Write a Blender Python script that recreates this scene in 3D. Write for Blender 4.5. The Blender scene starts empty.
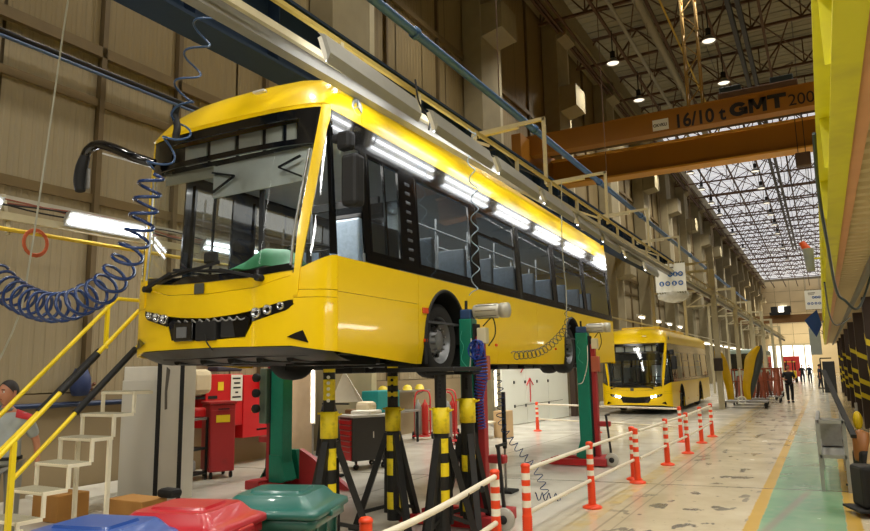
import bpy, bmesh, math, random
from math import sin, cos, pi, radians as R
from mathutils import Vector, Matrix
random.seed(7)
EXPOSURE = 0.15; WORLD = 5.0; HIGHBAY = 1400; TUBE_E = 12; FILL = 130; SKY_E = .5
LAMP_TILT = 72
def LAMP_POS(y): return (-3.83-.0382*(y-7), y, 4.80)
SC = bpy.context.scene
COL = SC.collection
# ---------------------------------------------------------------- camera, world, light, exposure
def make_camera():
    f, pan, pit, rol = 687.0, R(29.1), R(8.75), R(-1.12)
    fw = Vector((-sin(pan)*cos(pit), cos(pan)*cos(pit), sin(pit)))
    r = Vector((cos(pan), sin(pan), 0)); u = r.cross(fw)
    r2 = r*cos(rol) + u*sin(rol); u2 = u*cos(rol) - r*sin(rol)
    cd = bpy.data.cameras.new('camera'); cd.sensor_width = 36; cd.lens = f/870*36
    cd.clip_end = 600; cd.clip_start = .05
    c = bpy.data.objects.new('camera', cd); COL.objects.link(c)
    m = Matrix((r2, u2, -fw)).transposed().to_4x4(); m.translation = Vector((0, 0, 1.85))
    c.matrix_world = m
    SC.camera = c
make_camera()
SC.view_settings.view_transform = 'Standard'; SC.view_settings.look = 'None'
SC.view_settings.gamma = 1; SC.view_settings.use_curve_mapping = False
SC.view_settings.exposure = EXPOSURE
w = bpy.data.worlds.new('world'); SC.world = w; w.use_nodes = True
w.node_tree.nodes['Background'].inputs[0].default_value = (1.0, .97, .90, 1)
w.node_tree.nodes['Background'].inputs[1].default_value = WORLD
SC.cycles.max_bounces = 7; SC.cycles.transparent_max_bounces = 24
SC.cycles.caustics_reflective = False; SC.cycles.caustics_refractive = False
SC.cycles.sample_clamp_indirect = 6

def light(kind, name, loc, energy, color=(1, .93, .8), size=.3, sizey=None, rot=(0, 0, 0), spot=None):
    l = bpy.data.lights.new(name, kind); l.energy = energy; l.color = color
    if kind == 'AREA':
        l.size = size
        if sizey: l.shape = 'RECTANGLE'; l.size_y = sizey
    elif kind == 'SUN': l.angle = size
    else: l.shadow_soft_size = size
    if spot: l.spot_size = spot; l.spot_blend = .6
    o = bpy.data.objects.new(name, l); COL.objects.link(o); o.location = loc; o.rotation_euler = rot
    return o
LAMP_ROWS = [(-8.0, [33.5, 39.2, 45, 51, 57, 63, 69, 75, 87, 99]), (-3.4, [33.5, 39.2, 45, 51, 59.3, 65.5, 72, 78, 84, 90, 102, 114])]
for lx, ys in LAMP_ROWS:
    for ly in ys:
        light('SPOT', 'overhead_spot', (lx, ly, 17.15), HIGHBAY, (1, .94, .82), .25, spot=R(140))
for lx in (-8, -3.4, 3, 9):
    for ly in (-2, 5, 12, 19, 26): light('SPOT', 'overhead_spot', (lx, ly, 16.5), HIGHBAY*.8, (1, .94, .82), .4, spot=R(110))
for lx in (-7, -2, 4):
    for ly in (125, 145, 160): light('SPOT', 'overhead_spot', (lx, ly, 16.5), HIGHBAY*2, (1, .88, .66), .4, spot=R(150))  # far spots without fixtures, added to brighten the end wall
# unseen fill lights added behind the camera, over the aisle, along the left wall
for x, y, z, e, ry in ((-1.4, -3.5, 6.2, 1.0, 30), (-1.4, 1.5, 6.2, 1.0, 30), (-4.8, -2.6, 6.6, 1.3, 0), (-8.7, 11, 5.3, .9, -10), (-8.7, 15, 5.3, .9, -10), (-8.7, 19.5, 5.3, 1.0, -10), (-8.7, 24, 5.3, .8, -10)):
    light('AREA', 'fill_light', (x, y, z), FILL*e, (1, .96, .88), .5, 3.2, rot=(0, R(ry), 0))
for y in (4, 10, 16, 24, 34, 46): light('AREA', 'deck_fill_light', (2.4, y, 3.1), FILL*.45, (1, .94, .84), .3, 3, rot=(0, R(20), 0))  # unseen lights added under the deck to brighten the mezzanine side

# ---------------------------------------------------------------- materials
def lin(h):
    if isinstance(h, str):
        h = h.lstrip('#'); c = [int(h[i:i+2], 16)/255 for i in (0, 2, 4)]
    else: c = list(h)
    return [x/12.92 if x <= .04045 else ((x+.055)/1.055)**2.4 for x in c]
ORD = 'first second third fourth fifth sixth seventh eighth ninth tenth eleventh twelfth thirteenth fourteenth fifteenth sixteenth seventeenth eighteenth nineteenth twentieth twenty-first twenty-second twenty-third twenty-fourth'.split()
MATS = {}
def M(name, col, rough=.5, metal=0, var=.12, scale=6.0, bump=0.0, coat=0, emit=None, estr=0, dirt=None, dirt_amt=.3, stretch=None, trans=0):
    if name in MATS: return MATS[name]
    m = bpy.data.materials.new(name); m.use_nodes = True; MATS[name] = m
    nt = m.node_tree; N = nt.nodes; L = nt.links; b = N['Principled BSDF']
    b.inputs['Roughness'].default_value = rough; b.inputs['Metallic'].default_value = metal
    if coat: b.inputs['Coat Weight'].default_value = coat; b.inputs['Coat Roughness'].default_value = .05
    c = lin(col)
    tc = N.new('ShaderNodeTexCoord'); mp = N.new('ShaderNodeMapping'); L.new(tc.outputs['Object'], mp.inputs[0])
    if stretch: mp.inputs['Scale'].default_value = stretch
    n = N.new('ShaderNodeTexNoise'); n.inputs['Scale'].default_value = scale; n.inputs['Detail'].default_value = 5
    L.new(mp.outputs[0], n.inputs['Vector'])
    mx = N.new('ShaderNodeMix'); mx.data_type = 'RGBA'
    d = lin(dirt) if dirt else [x*(1-var) for x in c]
    e = [min(1, x*(1+var)) for x in c] if not dirt else c
    mx.inputs[6].default_value = (*e, 1); mx.inputs[7].default_value = (*d, 1)
    if dirt:
        r = N.new('ShaderNodeValToRGB'); r.color_ramp.elements[0].position = 1-dirt_amt-.25; r.color_ramp.elements[1].position = 1-dirt_amt+.1
        L.new(n.outputs[0], r.inputs[0]); L.new(r.outputs[0], mx.inputs[0])
    else: L.new(n.outputs[0], mx.inputs[0])
    L.new(mx.outputs[2], b.inputs['Base Color'])
    if bump:
        bp = N.new('ShaderNodeBump'); bp.inputs['Strength'].default_value = bump; bp.inputs['Distance'].default_value = .01
        L.new(n.outputs[0], bp.inputs['Height']); L.new(bp.outputs[0], b.inputs['Normal'])
    if emit:
        b.inputs['Emission Color'].default_value = (*lin(emit), 1); b.inputs['Emission Strength'].default_value = estr
    return m
def glass(name, tint, op=.35, gloss=.6):
    """thin window glass: see-through, tinted, with fresnel reflections"""
    if name in MATS: return MATS[name]
    m = bpy.data.materials.new(name); m.use_nodes = True; MATS[name] = m
    nt = m.node_tree; N = nt.nodes; L = nt.links; N.remove(N['Principled BSDF']); out = N['Material Output']
    t = N.new('ShaderNodeBsdfTransparent'); t.inputs[0].default_value = (*lin(tint), 1)
    g = N.new('ShaderNodeBsdfGlossy'); g.inputs['Roughness'].default_value = .02; g.inputs[0].default_value = (.95, .97, 1, 1)
    d = N.new('ShaderNodeBsdfDiffuse'); d.inputs[0].default_value = (.12, .13, .14, 1)
    s1 = N.new('ShaderNodeMixShader'); s1.inputs[0].default_value = op; L.new(t.outputs[0], s1.inputs[1]); L.new(d.outputs[0], s1.inputs[2])
    fr = N.new('ShaderNodeFresnel'); fr.inputs[0].default_value = 1.5+gloss
    s2 = N.new('ShaderNodeMixShader'); L.new(fr.outputs[0], s2.inputs[0]); L.new(s1.outputs[0], s2.inputs[1]); L.new(g.outputs[0], s2.inputs[2])
    L.new(s2.outputs[0], out.inputs[0]); return m

YEL = M('bus_yellow_paint', '#f4cc00', .3, 0, .03, 2, coat=.35)
BLK = M('black_gloss', '#0b0c0e', .12, 0, .2, 5, coat=.5)
BLKM = M('black_rubber', '#141414', .7, 0, .25, 12)
CHAS = M('chassis_black', '#17181a', .45, .3, .4, 14, bump=.2)
BGLASS = glass('bus_side_glass', '#c3cacc', .10, .32)
WGLASS = glass('windscreen_glass', '#eef4f4', .01, .05)
WHT = M('white_paint', '#dedbd0', .5, 0, .08, 8)
STL = M('brushed_steel', '#9a9a96', .35, .8, .2, 20)
ALU = M('aluminium', '#a9aaa6', .4, .6, .1, 10)
RED = M('red_paint', '#b3161c', .35, 0, .15, 8)
DRED = M('dull_red_paint', '#a3262a', .5, 0, .2, 5, dirt='#7a2a2a', dirt_amt=.2)
GRN = M('lift_green_paint', '#0d7f66', .4, 0, .15, 9)
SYEL = M('safety_yellow', '#e8cf12', .5, 0, .18, 14, dirt='#8d7d18', dirt_amt=.22)
RYEL = M('handrail_yellow', '#f0d31a', .4, 0, .08, 10)
SBLK = M('stand_black', '#1d1d1c', .45, .2, .3, 12)
ORG = M('post_orange', '#e8451a', .45, 0, .1, 12)
RWHT = M('reflective_white', '#e9e3d3', .4, 0, .08, 20)
CONC = M('concrete', '#8f8467', .85, 0, .18, 2.2, bump=.4)
IVORY = M('ivory_steel', '#b8ae8e', .5, 0, .12, 7)
BLUEP = M('blue_hose', '#0c2c60', .25, 0, .1, 9, coat=.3)
DBLUE = M('girder_blue', '#052440', .85, 0, .2, 1.5)
PIPEB = M('pipe_blue', '#41699a', .45, .1, .12, 3)
CRANE = M('crane_orange', '#94600f', .5, 0, .10, 1.2)
CRANEL = M('crane_flange', '#d69a3c', .5, 0, .1, 1.5)
RUST = M('roof_steel_rust', '#573c26', .7, .1, .25, 3)
TUBE = M('fluorescent_tube', '#ffffff', .4, 0, 0, 5, emit='#f4f8ff', estr=TUBE_E)
WTUBE = M('lamp_glow', '#ffffff', .4, 0, 0, 5, emit='#fff1d8', estr=6)
HDL = M('headlamp_glow', '#ffffff', .2, 0, 0, 5, emit='#fffef0', estr=7)
RUBB = M('tyre_rubber', '#1b1b1b', .8, 0, .2, 18, bump=.3)
SKIN = M('skin', '#b57a5c', .55, 0, .1, 20)
HAIR = M('dark_hair', '#1c1512', .7, 0, .2, 40)

# ---------------------------------------------------------------- mesh builder
class MB:
    def __init__(s): s.v = []; s.f = []; s.m = []; s.mi = 0; s.sm = []
    def add(s, vs, fs, smooth=False):
        o = len(s.v); s.v += [tuple(v) for v in vs]
        for f in fs: s.f.append([i+o for i in f]); s.m.append(s.mi); s.sm.append(smooth)
        return s
    def box(s, a, b):
        (x0, y0, z0), (x1, y1, z1) = a, b
        return s.add([(x0,y0,z0),(x1,y0,z0),(x1,y1,z0),(x0,y1,z0),(x0,y0,z1),(x1,y0,z1),(x1,y1,z1),(x0,y1,z1)],
                     [(3,2,1,0),(4,5,6,7),(0,1,5,4),(1,2,6,5),(2,3,7,6),(3,0,4,7)])
    def cbox(s, c, d): return s.box([c[i]-d[i]/2 for i in range(3)], [c[i]+d[i]/2 for i in range(3)])
    def bbox(s, c, d, e=.01):
        """box with chamfered vertical and horizontal edges"""
        bm = bmesh.new(); bmesh.ops.create_cube(bm, size=1)
        for v in bm.verts: v.co = Vector((c[0]+v.co.x*d[0], c[1]+v.co.y*d[1], c[2]+v.co.z*d[2]))
        bmesh.ops.bevel(bm, geom=bm.edges[:], offset=e, segments=2, affect='EDGES', profile=.5)
        bm.verts.index_update(); s.add([v.co for v in bm.verts], [[v.index for v in f.verts] for f in bm.faces]); bm.free(); return s
    def bar(s, p, q, w, h=None, up=(0, 0, 1)):
        h = h or w; p = Vector(p); q = Vector(q); d = (q-p).normalized(); up = Vector(up)
        if abs(d.dot(up)) > .98: up = Vector((0, 1, 0))
        x = d.cross(up).normalized()*w/2; y = x.cross(d).normalized()*h/2
        return s.add([p-x-y,p+x-y,p+x+y,p-x+y,q-x-y,q+x-y,q+x+y,q-x+y],[(3,2,1,0),(4,5,6,7),(0,1,5,4),(1,2,6,5),(2,3,7,6),(3,0,4,7)])
    def cyl(s, p, q, r, r2=None, n=12, cap=True):
        r2 = r if r2 is None else r2; p = Vector(p); q = Vector(q); d = (q-p).normalized()
        up = Vector((0, 0, 1)) if abs(d.z) < .9 else Vector((1, 0, 0)); x = d.cross(up).normalized(); y = x.cross(d)
        vs = [p+(x*cos(2*pi*i/n)+y*sin(2*pi*i/n))*r for i in range(n)]+[q+(x*cos(2*pi*i/n)+y*sin(2*pi*i/n))*r2 for i in range(n)]
        s.add(vs, [(i,(i+1)%n,n+(i+1)%n,n+i) for i in range(n)], True)
        if cap: s.add(vs, [list(range(n))[::-1], list(range(n, 2*n))])
        return s
    def tube(s, pts, r, n=6, closed=False):
        pts = [Vector(p) for p in pts]; rings = []; K = len(pts); px = None
        for i, p in enumerate(pts):
            a = pts[max(i-1, 0)]; b = pts[min(i+1, K-1)]; d = (b-a)
            d = d.normalized() if d.length > 1e-9 else Vector((0, 0, 1))
            if px is None:
                up = Vector((0, 0, 1)) if abs(d.z) < .9 else Vector((1, 0, 0)); px = d.cross(up).normalized()
            else:
                px = px - d*px.dot(d); px = px.normalized() if px.length > 1e-6 else d.orthogonal().normalized()
            y = d.cross(px); rr = r[i] if isinstance(r, (list, tuple)) else r
            rings.append([p+(px*cos(2*pi*j/n)+y*sin(2*pi*j/n))*rr for j in range(n)])
        vs = [v for g in rings for v in g]
        fs = [(i*n+j, i*n+(j+1)%n, (i+1)*n+(j+1)%n, (i+1)*n+j) for i in range(K-1) for j in range(n)]
        s.add(vs, fs, True); s.add(vs, [list(range(n))[::-1], [(K-1)*n+j for j in range(n)]]); return s
    def lathe(s, prof, c=(0, 0, 0), ax='z', n=20):
        vs = []
        for r, h in prof:
            for i in range(n):
                a = 2*pi*i/n; p = (r*cos(a), r*sin(a), h)
                if ax == 'x': p = (h, r*cos(a), r*sin(a))
                if ax == 'y': p = (r*cos(a), h, r*sin(a))
                vs.append((p[0]+c[0], p[1]+c[1], p[2]+c[2]))
        k = len(prof); return s.add(vs, [(j*n+i, j*n+(i+1)%n, (j+1)*n+(i+1)%n, (j+1)*n+i) for j in range(k-1) for i in range(n)], True)
    def prism(s, poly, d):
        """poly: 3D points, extruded by vector d"""
        n = len(poly); d = Vector(d); vs = [Vector(p) for p in poly]+[Vector(p)+d for p in poly]
        return s.add(vs, [list(range(n))[::-1], list(range(n, 2*n))]+[(i,(i+1)%n,n+(i+1)%n,n+i) for i in range(n)])
    def grid(s, fn, nu, nv, smooth=True, closed=False):
        vs = [fn(i/nu, j/nv) for j in range(nv+1) for i in range(nu+1)]
        return s.add(vs, [(j*(nu+1)+i, j*(nu+1)+i+1, (j+1)*(nu+1)+i+1, (j+1)*(nu+1)+i) for j in range(nv) for i in range(nu)], smooth)
    def mesh(s, name, mats):
        me = bpy.data.meshes.new(name); me.from_pydata(s.v, [], s.f)
        for m in (mats if isinstance(mats, (list, tuple)) else [mats]): me.materials.append(m)
        me.polygons.foreach_set('material_index', s.m); me.polygons.foreach_set('use_smooth', s.sm)
        me.update(); return me
    def build(s, name, mats, parent=None, solid=0, **k):
        o = bpy.data.objects.new(name, s.mesh(name, mats)); COL.objects.link(o)
        if parent: o.parent = parent
        if solid:
            md = o.modifiers.new('thick', 'SOLIDIFY'); md.thickness = solid; md.offset = -1; es = o.modifiers.new('split', 'EDGE_SPLIT'); es.split_angle = R(40)
        for a, b in k.items(): o[a] = b
        return o
def tag(o, label=None, cat=None, group=None, kind=None):
    if label: o['label'] = label
    if cat: o['category'] = cat
    if group: o['group'] = group
    if kind: o['kind'] = kind
    return o
def thing(name, label, cat, loc=(0, 0, 0), rz=0, group=None):
    o = bpy.data.objects.new(name, None); COL.objects.link(o); o.location = loc; o.rotation_euler = (0, 0, rz)
    o.empty_display_size = .2
    return tag(o, label, cat, group)
def struct(name, cat=None):
    o = bpy.data.objects.new(name, None); COL.objects.link(o); o['kind'] = 'structure'; return o
def clone(o, parent=None):
    c = o.copy(); COL.objects.link(c)
    if parent: c.parent = parent
    for ch in [x for x in KIDS.get(o, o.children)]: clone(ch, c)
    return c
KIDS = {}
def dup(o, loc, rz=0, label=None, group=None):
    c = clone(o); c.location = loc; c.rotation_euler = (0, 0, rz)
    if label: c['label'] = label
    if group: c['group'] = group
    return c
def meshcopy(me, name, parent, loc, rot=(0, 0, 0)):
    o = bpy.data.objects.new(name, me); COL.objects.link(o); o.location = loc; o.rotation_euler = rot
    if parent: o.parent = parent
    return o
def text_obj(s, size, mat, parent, loc, rot, ext=.004, bold=False, name='lettering', sx=1):
    cu = bpy.data.curves.new(name, 'FONT'); cu.body = s; cu.size = size; cu.extrude = ext; cu.align_x = 'LEFT'
    if bold: cu.offset = size*.025
    t = bpy.data.objects.new('t', cu); COL.objects.link(t)
    me = bpy.data.meshes.new_from_object(t.evaluated_get(bpy.context.evaluated_depsgraph_get()))
    bpy.data.objects.remove(t)
    me.materials.clear(); me.materials.append(mat)
    o = meshcopy(me, name, parent, loc, rot); o.scale = (sx, 1, 1); return o
def catmull(pts, n=8):
    P = [Vector(p) for p in pts]; P = [P[0]*2-P[1]]+P+[P[-1]*2-P[-2]]; out = []
    for i in range(1, len(P)-2):
        a, b, c, d = P[i-1:i+3]
        for k in range(n):
            t = k/n; out.append(.5*((2*b)+(c-a)*t+(2*a-5*b+4*c-d)*t*t+(3*b-a-3*c+d)*t**3))
    out.append(P[-2]); return out
def coil(pts, turns, rad, r, seg=14, n=5):
    """helical hose along a path; rad may be a function of t"""
    path = catmull(pts, 12); K = len(path); L = [0]
    for i in range(1, K): L.append(L[-1]+(path[i]-path[i-1]).length)
    T = int(turns*seg); out = []; px = None
    for k in range(T+1):
        t = k/T; s = t*L[-1]; i = 0
        while i < K-2 and L[i+1] < s: i += 1
        q = (s-L[i])/max(1e-6, L[i+1]-L[i]); c = path[i].lerp(path[i+1], q)
        d = (path[i+1]-path[i]).normalized()
        if px is None: px = d.orthogonal().normalized()
        px = (px-d*px.dot(d)).normalized(); y = d.cross(px); a = 2*pi*t*turns
        rr = rad(t) if callable(rad) else rad
        out.append(c+(px*cos(a)+y*sin(a))*rr)
    return MB().tube(out, r, n)
# ---------------------------------------------------------------- the hall
def floor_material():
    m = bpy.data.materials.new('painted_floor'); m.use_nodes = True; nt = m.node_tree; N = nt.nodes; L = nt.links; b = N['Principled BSDF']
    tc = N.new('ShaderNodeTexCoord'); sp = N.new('ShaderNodeSeparateXYZ'); L.new(tc.outputs['Object'], sp.inputs[0])
    def noise(scale, detail=4, stretch=None):
        n = N.new('ShaderNodeTexNoise'); n.inputs['Scale'].default_value = scale; n.inputs['Detail'].default_value = detail
        if stretch:
            mp = N.new('ShaderNodeMapping'); mp.inputs['Scale'].default_value = stretch; L.new(tc.outputs['Object'], mp.inputs[0]); L.new(mp.outputs[0], n.inputs['Vector'])
        else: L.new(tc.outputs['Object'], n.inputs['Vector'])
        return n.outputs[0]
    def mth(op, a, c=None):
        n = N.new('ShaderNodeMath'); n.operation = op; n.use_clamp = False
        for i, v in enumerate((a, c)):
            if v is None: continue
            if isinstance(v, (int, float)): n.inputs[i].default_value = v
            else: L.new(v, n.inputs[i])
        return n.outputs[0]
    def ramp(v, lo, hi):
        n = N.new('ShaderNodeMapRange'); n.inputs['From Min'].default_value = lo; n.inputs['From Max'].default_value = hi; L.new(v, n.inputs['Value']); return n.outputs[0]
    def mix(f, a, c):
        n = N.new('ShaderNodeMix'); n.data_type = 'RGBA'
        if isinstance(f, (int, float)): n.inputs[0].default_value = f
        else: L.new(f, n.inputs[0])
        for i, v in ((6, a), (7, c)):
            if isinstance(v, str): n.inputs[i].default_value = (*lin(v), 1)
            else: L.new(v, n.inputs[i])
        return n.outputs[2]
    X, Y = sp.outputs[0], sp.outputs[1]
    edge = mth('MULTIPLY', mth('SUBTRACT', noise(9), .5), .05)
    xe = mth('ADD', X, edge)
    def band(lo, hi, v=None, soft=.008):
        v = v if v is not None else xe
        return mth('MULTIPLY', ramp(v, lo-soft, lo+soft), ramp(v, hi+soft, hi-soft))
    mid = mix(ramp(noise(.7), .35, .65), '#c0b499', '#ccc1a7')
    mid = mix(mth('MULTIPLY', ramp(noise(5, 8), .5, .8), .5), mid, '#b3a88f')
    left = mix(ramp(noise(.5), .35, .65), '#d3cfc3', '#c6c2b6')
    left = mix(mth('MULTIPLY', ramp(noise(2.5, 8), .55, .8), .3), left, '#b0aca0')
    col = mix(ramp(X, -3.3, -2.7), left, mid)
    # worn patches down to grey concrete in the lane beside the posts
    st = mth('MULTIPLY', ramp(noise(3.2, 7, (1, .55, 1)), .60, .63), band(-2.5, -.98, X, .5))
    col = mix(st, col, '#6f6c66')
    st2 = ramp(noise(9, 6), .66, .70); col = mix(mth('MULTIPLY', mth('MULTIPLY', st2, .6), ramp(X, -3.1, -2.6)), col, '#77736a')
    wear = ramp(noise(4, 6), .70, .35)
    col = mix(mth('MULTIPLY', mth('MULTIPLY', band(-2.86, -2.62), wear), .55), col, '#c9ad5e')
    col = mix(mth('MULTIPLY', band(-2.5, -2.47, X, .006), .45), col, '#6d675c')
    col = mix(mth('MULTIPLY', band(-2.33, -2.31, X, .006), .35), col, '#6d675c')
    g = mix(ramp(noise(.8), .3, .7), '#6f9d78', '#86ab87')
    g = mix(mth('MULTIPLY', ramp(noise(6, 8), .5, .8), .5), g, '#9aa98c')
    g = mix(ramp(Y, 13, 27), g, '#b4b4a6')  # greyed with distance: the floor's reflection put into the colour
    col = mix(band(-.84, .06), col, g)
    col = mix(mth('MULTIPLY', band(-.98, -.83), ramp(Y, 45, 20)), col, '#c4a04a')
    col = mix(mth('MULTIPLY', band(.06, .22), ramp(Y, 40, 20)), col, '#c4a04a')
    # grey scuffed track across the green lane
    tr = mth('ADD', X, mth('MULTIPLY', Y, -.13)); 
    col = mix(mth('MULTIPLY', mth('MULTIPLY', band(-1.95, -1.85, tr, .03), band(8.2, 11.8, Y, .3)), .8), col, '#8f8a78')
    col = mix(ramp(X, .3, .6), col, mix(ramp(noise(2), .4, .7), '#a89670', '#8d7c5c'))
    # slab joints
    jy = mth('ADD', mth('ADD', Y, mth('MULTIPLY', X, -.13)), edge)
    for y0 in (11.95, 21.5, 31, 41, 52): col = mix(mth('MULTIPLY', band(y0, y0+.05, jy, .012), .85), col, '#55514a')
    for x0 in (-6.4, ): col = mix(mth('MULTIPLY', band(x0, x0+.03, xe, .012), .6), col, '#6b675f')
    # dark oil traces under the lifted bus
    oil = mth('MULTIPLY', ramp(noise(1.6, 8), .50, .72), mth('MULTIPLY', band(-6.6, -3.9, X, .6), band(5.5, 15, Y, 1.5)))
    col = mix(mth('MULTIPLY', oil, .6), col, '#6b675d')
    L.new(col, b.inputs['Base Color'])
    rg = ramp(noise(1.6, 5), .2, .8); r2 = N.new('ShaderNodeMapRange'); r2.inputs['To Min'].default_value = .10; r2.inputs['To Max'].default_value = .30; L.new(rg, r2.inputs[0])
    L.new(r2.outputs[0], b.inputs['Roughness'])
    bp = N.new('ShaderNodeBump'); bp.inputs['Strength'].default_value = .05; bp.inputs['Distance'].default_value = .02; L.new(noise(3), bp.inputs['Height']); L.new(bp.outputs[0], b.inputs['Normal'])
    return m
mb = MB(); mb.box((-11.4, -6, -.2), (16, 172, 0)); fl = mb.build('floor', floor_material(), kind='structure')

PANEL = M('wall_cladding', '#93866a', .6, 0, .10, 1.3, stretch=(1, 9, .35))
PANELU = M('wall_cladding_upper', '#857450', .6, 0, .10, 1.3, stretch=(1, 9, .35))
BASEW = M('wall_plinth_plaster', '#8c7b5d', .8, 0, .12, 3, bump=.2, dirt='#c9bda0', dirt_amt=.08)
POSTM = M('wall_post_brown', '#66563a', .6, .1, .2, 3)
GIRT = M('wall_girt_brown', '#6f5d3c', .6, .1, .2, 3)
def ribbed(wd, h, d=.010, rib=.17):
    """one trapezoidal cladding sheet; face towards +x, in y 0..wd, z 0..h"""
    m = MB(); pr = []; n = max(2, int(wd/rib)); s = wd/n
    for i in range(n): pr += [(i*s+.002, 0), (i*s+s*.35, 0), (i*s+s*.45, d), (i*s+s*.9, d)]
    pr.append((wd-.004, 0)); vs = [(x, y, z) for z in (0, h) for y, x in pr]; k = len(pr)
    m.add(vs, [(i, i+1, k+i+1, k+i) for i in range(k-1)]); return m
wall = struct('wall_left')
WX = -11.2
mb = MB(); mb.box((WX-.25, -6, 0), (WX-.12, 172, 20.6)); mb.build('wall_core', POSTM, wall)
cache = {}
PIL = [13.45+9.2*k for k in range(-1, 17)]
W1 = 1.72
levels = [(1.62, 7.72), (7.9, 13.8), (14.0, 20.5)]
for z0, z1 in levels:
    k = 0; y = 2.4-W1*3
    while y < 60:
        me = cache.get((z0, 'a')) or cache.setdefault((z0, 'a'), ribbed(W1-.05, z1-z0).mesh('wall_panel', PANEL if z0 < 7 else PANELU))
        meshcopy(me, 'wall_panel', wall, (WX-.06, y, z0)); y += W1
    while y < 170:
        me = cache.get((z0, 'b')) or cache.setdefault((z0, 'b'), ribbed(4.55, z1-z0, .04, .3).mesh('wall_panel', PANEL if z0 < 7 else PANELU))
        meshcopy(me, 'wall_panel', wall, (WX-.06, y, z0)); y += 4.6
mb = MB(); mb.box((WX-.12, -6, 0), (WX+.05, 172, 1.6)); mb.build('plinth', BASEW, wall)
for z in (7.72, 13.8): MB().box((WX-.1, -6, z), (WX+.06, 170, z+.2)).build('wall_girt', GIRT, wall)
MB().box((WX-.1, -6, 6.78), (WX+.0, 170, 6.93)).build('wall_girt', GIRT, wall)
MB().box((WX-.1, -6, 4.95), (WX+.0, 170, 5.12)).build('wall_girt', GIRT, wall)
me = MB().box((-.1, -.05, 0), (.04, .05, 20.4)).mesh('wall_post', POSTM)
for y in (7.56, 9.28, 11.85, 17.2, 20.6, 29.6, 38.8, 48, 57.2): meshcopy(me, 'wall_post', wall, (WX+.02, y, 1.6))
# services on the wall
pc = MB().cyl((WX+.12, -2, 1.42), (WX+.12, 13.7, 1.42), .045, n=8).build('water_pipe', M('pipe_dark_blue', '#1c2f52', .4, 0, .1, 5))
tag(pc, 'dark blue pipe running along the plinth behind the yellow stair', 'pipe')
pc = MB().cyl((WX+.22, -2, 7.36), (WX+.22, 12.5, 7.38), .045, n=8); pc.mi = 1; pc.cyl((WX+.24, -2, 7.27), (WX+.24, 12.5, 7.29), .03, n=8)
tag(pc.build('conduit_pair', [M('cable_black', '#14161c', .4), M('pipe_pale_blue', '#4e678f', .4)]), 'black cable and pale blue conduit running across upper left wall', 'conduit')
# concrete pillars with corbels
pil = MB().bbox((.4, .85, 10.2), (.8, 1.7, 20.4), .03).mesh('shaft', CONC)
def corbel_mb(z0, z1, d=.85):
    m = MB(); m.prism([(.78, .1, z1), (.78, .1, z0-.12), (.8+d, .1, z0+.08), (.8+d, .1, z1)], (0, 1.5, 0)); return m
cu = corbel_mb(14.75, 15.95).mesh('corbel', CONC); cl = corbel_mb(7.3, 8.6).mesh('corbel', CONC); ctop = corbel_mb(18.6, 19.5, .5).mesh('corbel', CONC)
p0 = struct('trim_1'); p0.name = 'concrete_pillar'; del p0['kind']
recess = MB().box((.78, 1.72, 0), (.05, 1.95, 20.4)).mesh('side_channel', IVORY)
for i, y in enumerate(PIL[1:]):
    p = p0 if i == 0 else thing('concrete_pillar', '', '')
    p.location = (WX, y, 0)
    o = 'first,second,third,fourth,fifth,sixth,seventh,eighth,ninth,tenth,eleventh,twelfth,thirteenth,fourteenth,fifteenth,sixteenth,seventeenth'.split(',')[i]
    tag(p, 'tall concrete pillar with corbels on the left wall, %s along the hall from the left' % o, 'pillar', 'concrete pillars of the left wall')
    meshcopy(pil, 'shaft', p, (0, 0, 0)); 
    if i > 0: meshcopy(cu, 'corbel', p, (0, 0, 0)); meshcopy(cl, 'corbel', p, (0, 0, 0)); meshcopy(ctop, 'corbel', p, (0, 0, 0))
    meshcopy(recess, 'side_channel', p, (0, 0, 0))
# runway beams carried by the corbels
mb = MB(); mb.box((-11.1, -4, 19.55), (-9.95, 169.5, 20.5)); tag(mb.build('edge_beam', CONC), 'concrete edge beam along the top of the left wall', 'beam')
mb = MB(); mb.box((-10.2, 18, 8.62), (-9.7, 169, 8.7)).box((-10.0, 18, 8.7), (-9.9, 169, 9.2)).box((-10.15, 18, 9.2), (-9.75, 169, 9.28)).box((-9.98, 18, 9.28), (-9.92, 169, 9.36))
tag(mb.build('crane_runway', RUST), 'rusty steel crane runway rail on the lower corbels', 'rail')
# ceiling
ceil = struct('ceiling')
CEIL = M('roof_sheet_glow', '#8b8368', .7, 0, .14, .8, stretch=(1, 6, 1), emit='#8a7d5c', estr=.06); CEILW = M('roof_sheet_translucent', '#e6e6e4', .6, 0, .06, .6, emit='#f4f6ff', estr=SKY_E)  # near sheets get a faint olive glow to lift the dark roof
MB().box((-11.4, -6, 20.95), (16, 172, 21.1)).build('ceiling_deck', M('roof_deck', '#6b655a', .8), ceil)
rs = MB()
for i in range(5): rs.box((0, i*1.2+.03, 0), (2.24, i*1.2+1.17, .04)); rs.box((0, i*1.2+.5, -.05), (2.24, i*1.2+.62, .0))
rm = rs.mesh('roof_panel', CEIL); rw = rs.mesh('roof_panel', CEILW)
for ix in range(11):
    for iy in range(29):
        y = -6+6.1*iy
        meshcopy(rw if (y > 52) else rm, 'roof_panel', ceil, (-11.3+2.3*ix, y, 20.8), (0, 0, 0))
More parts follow.
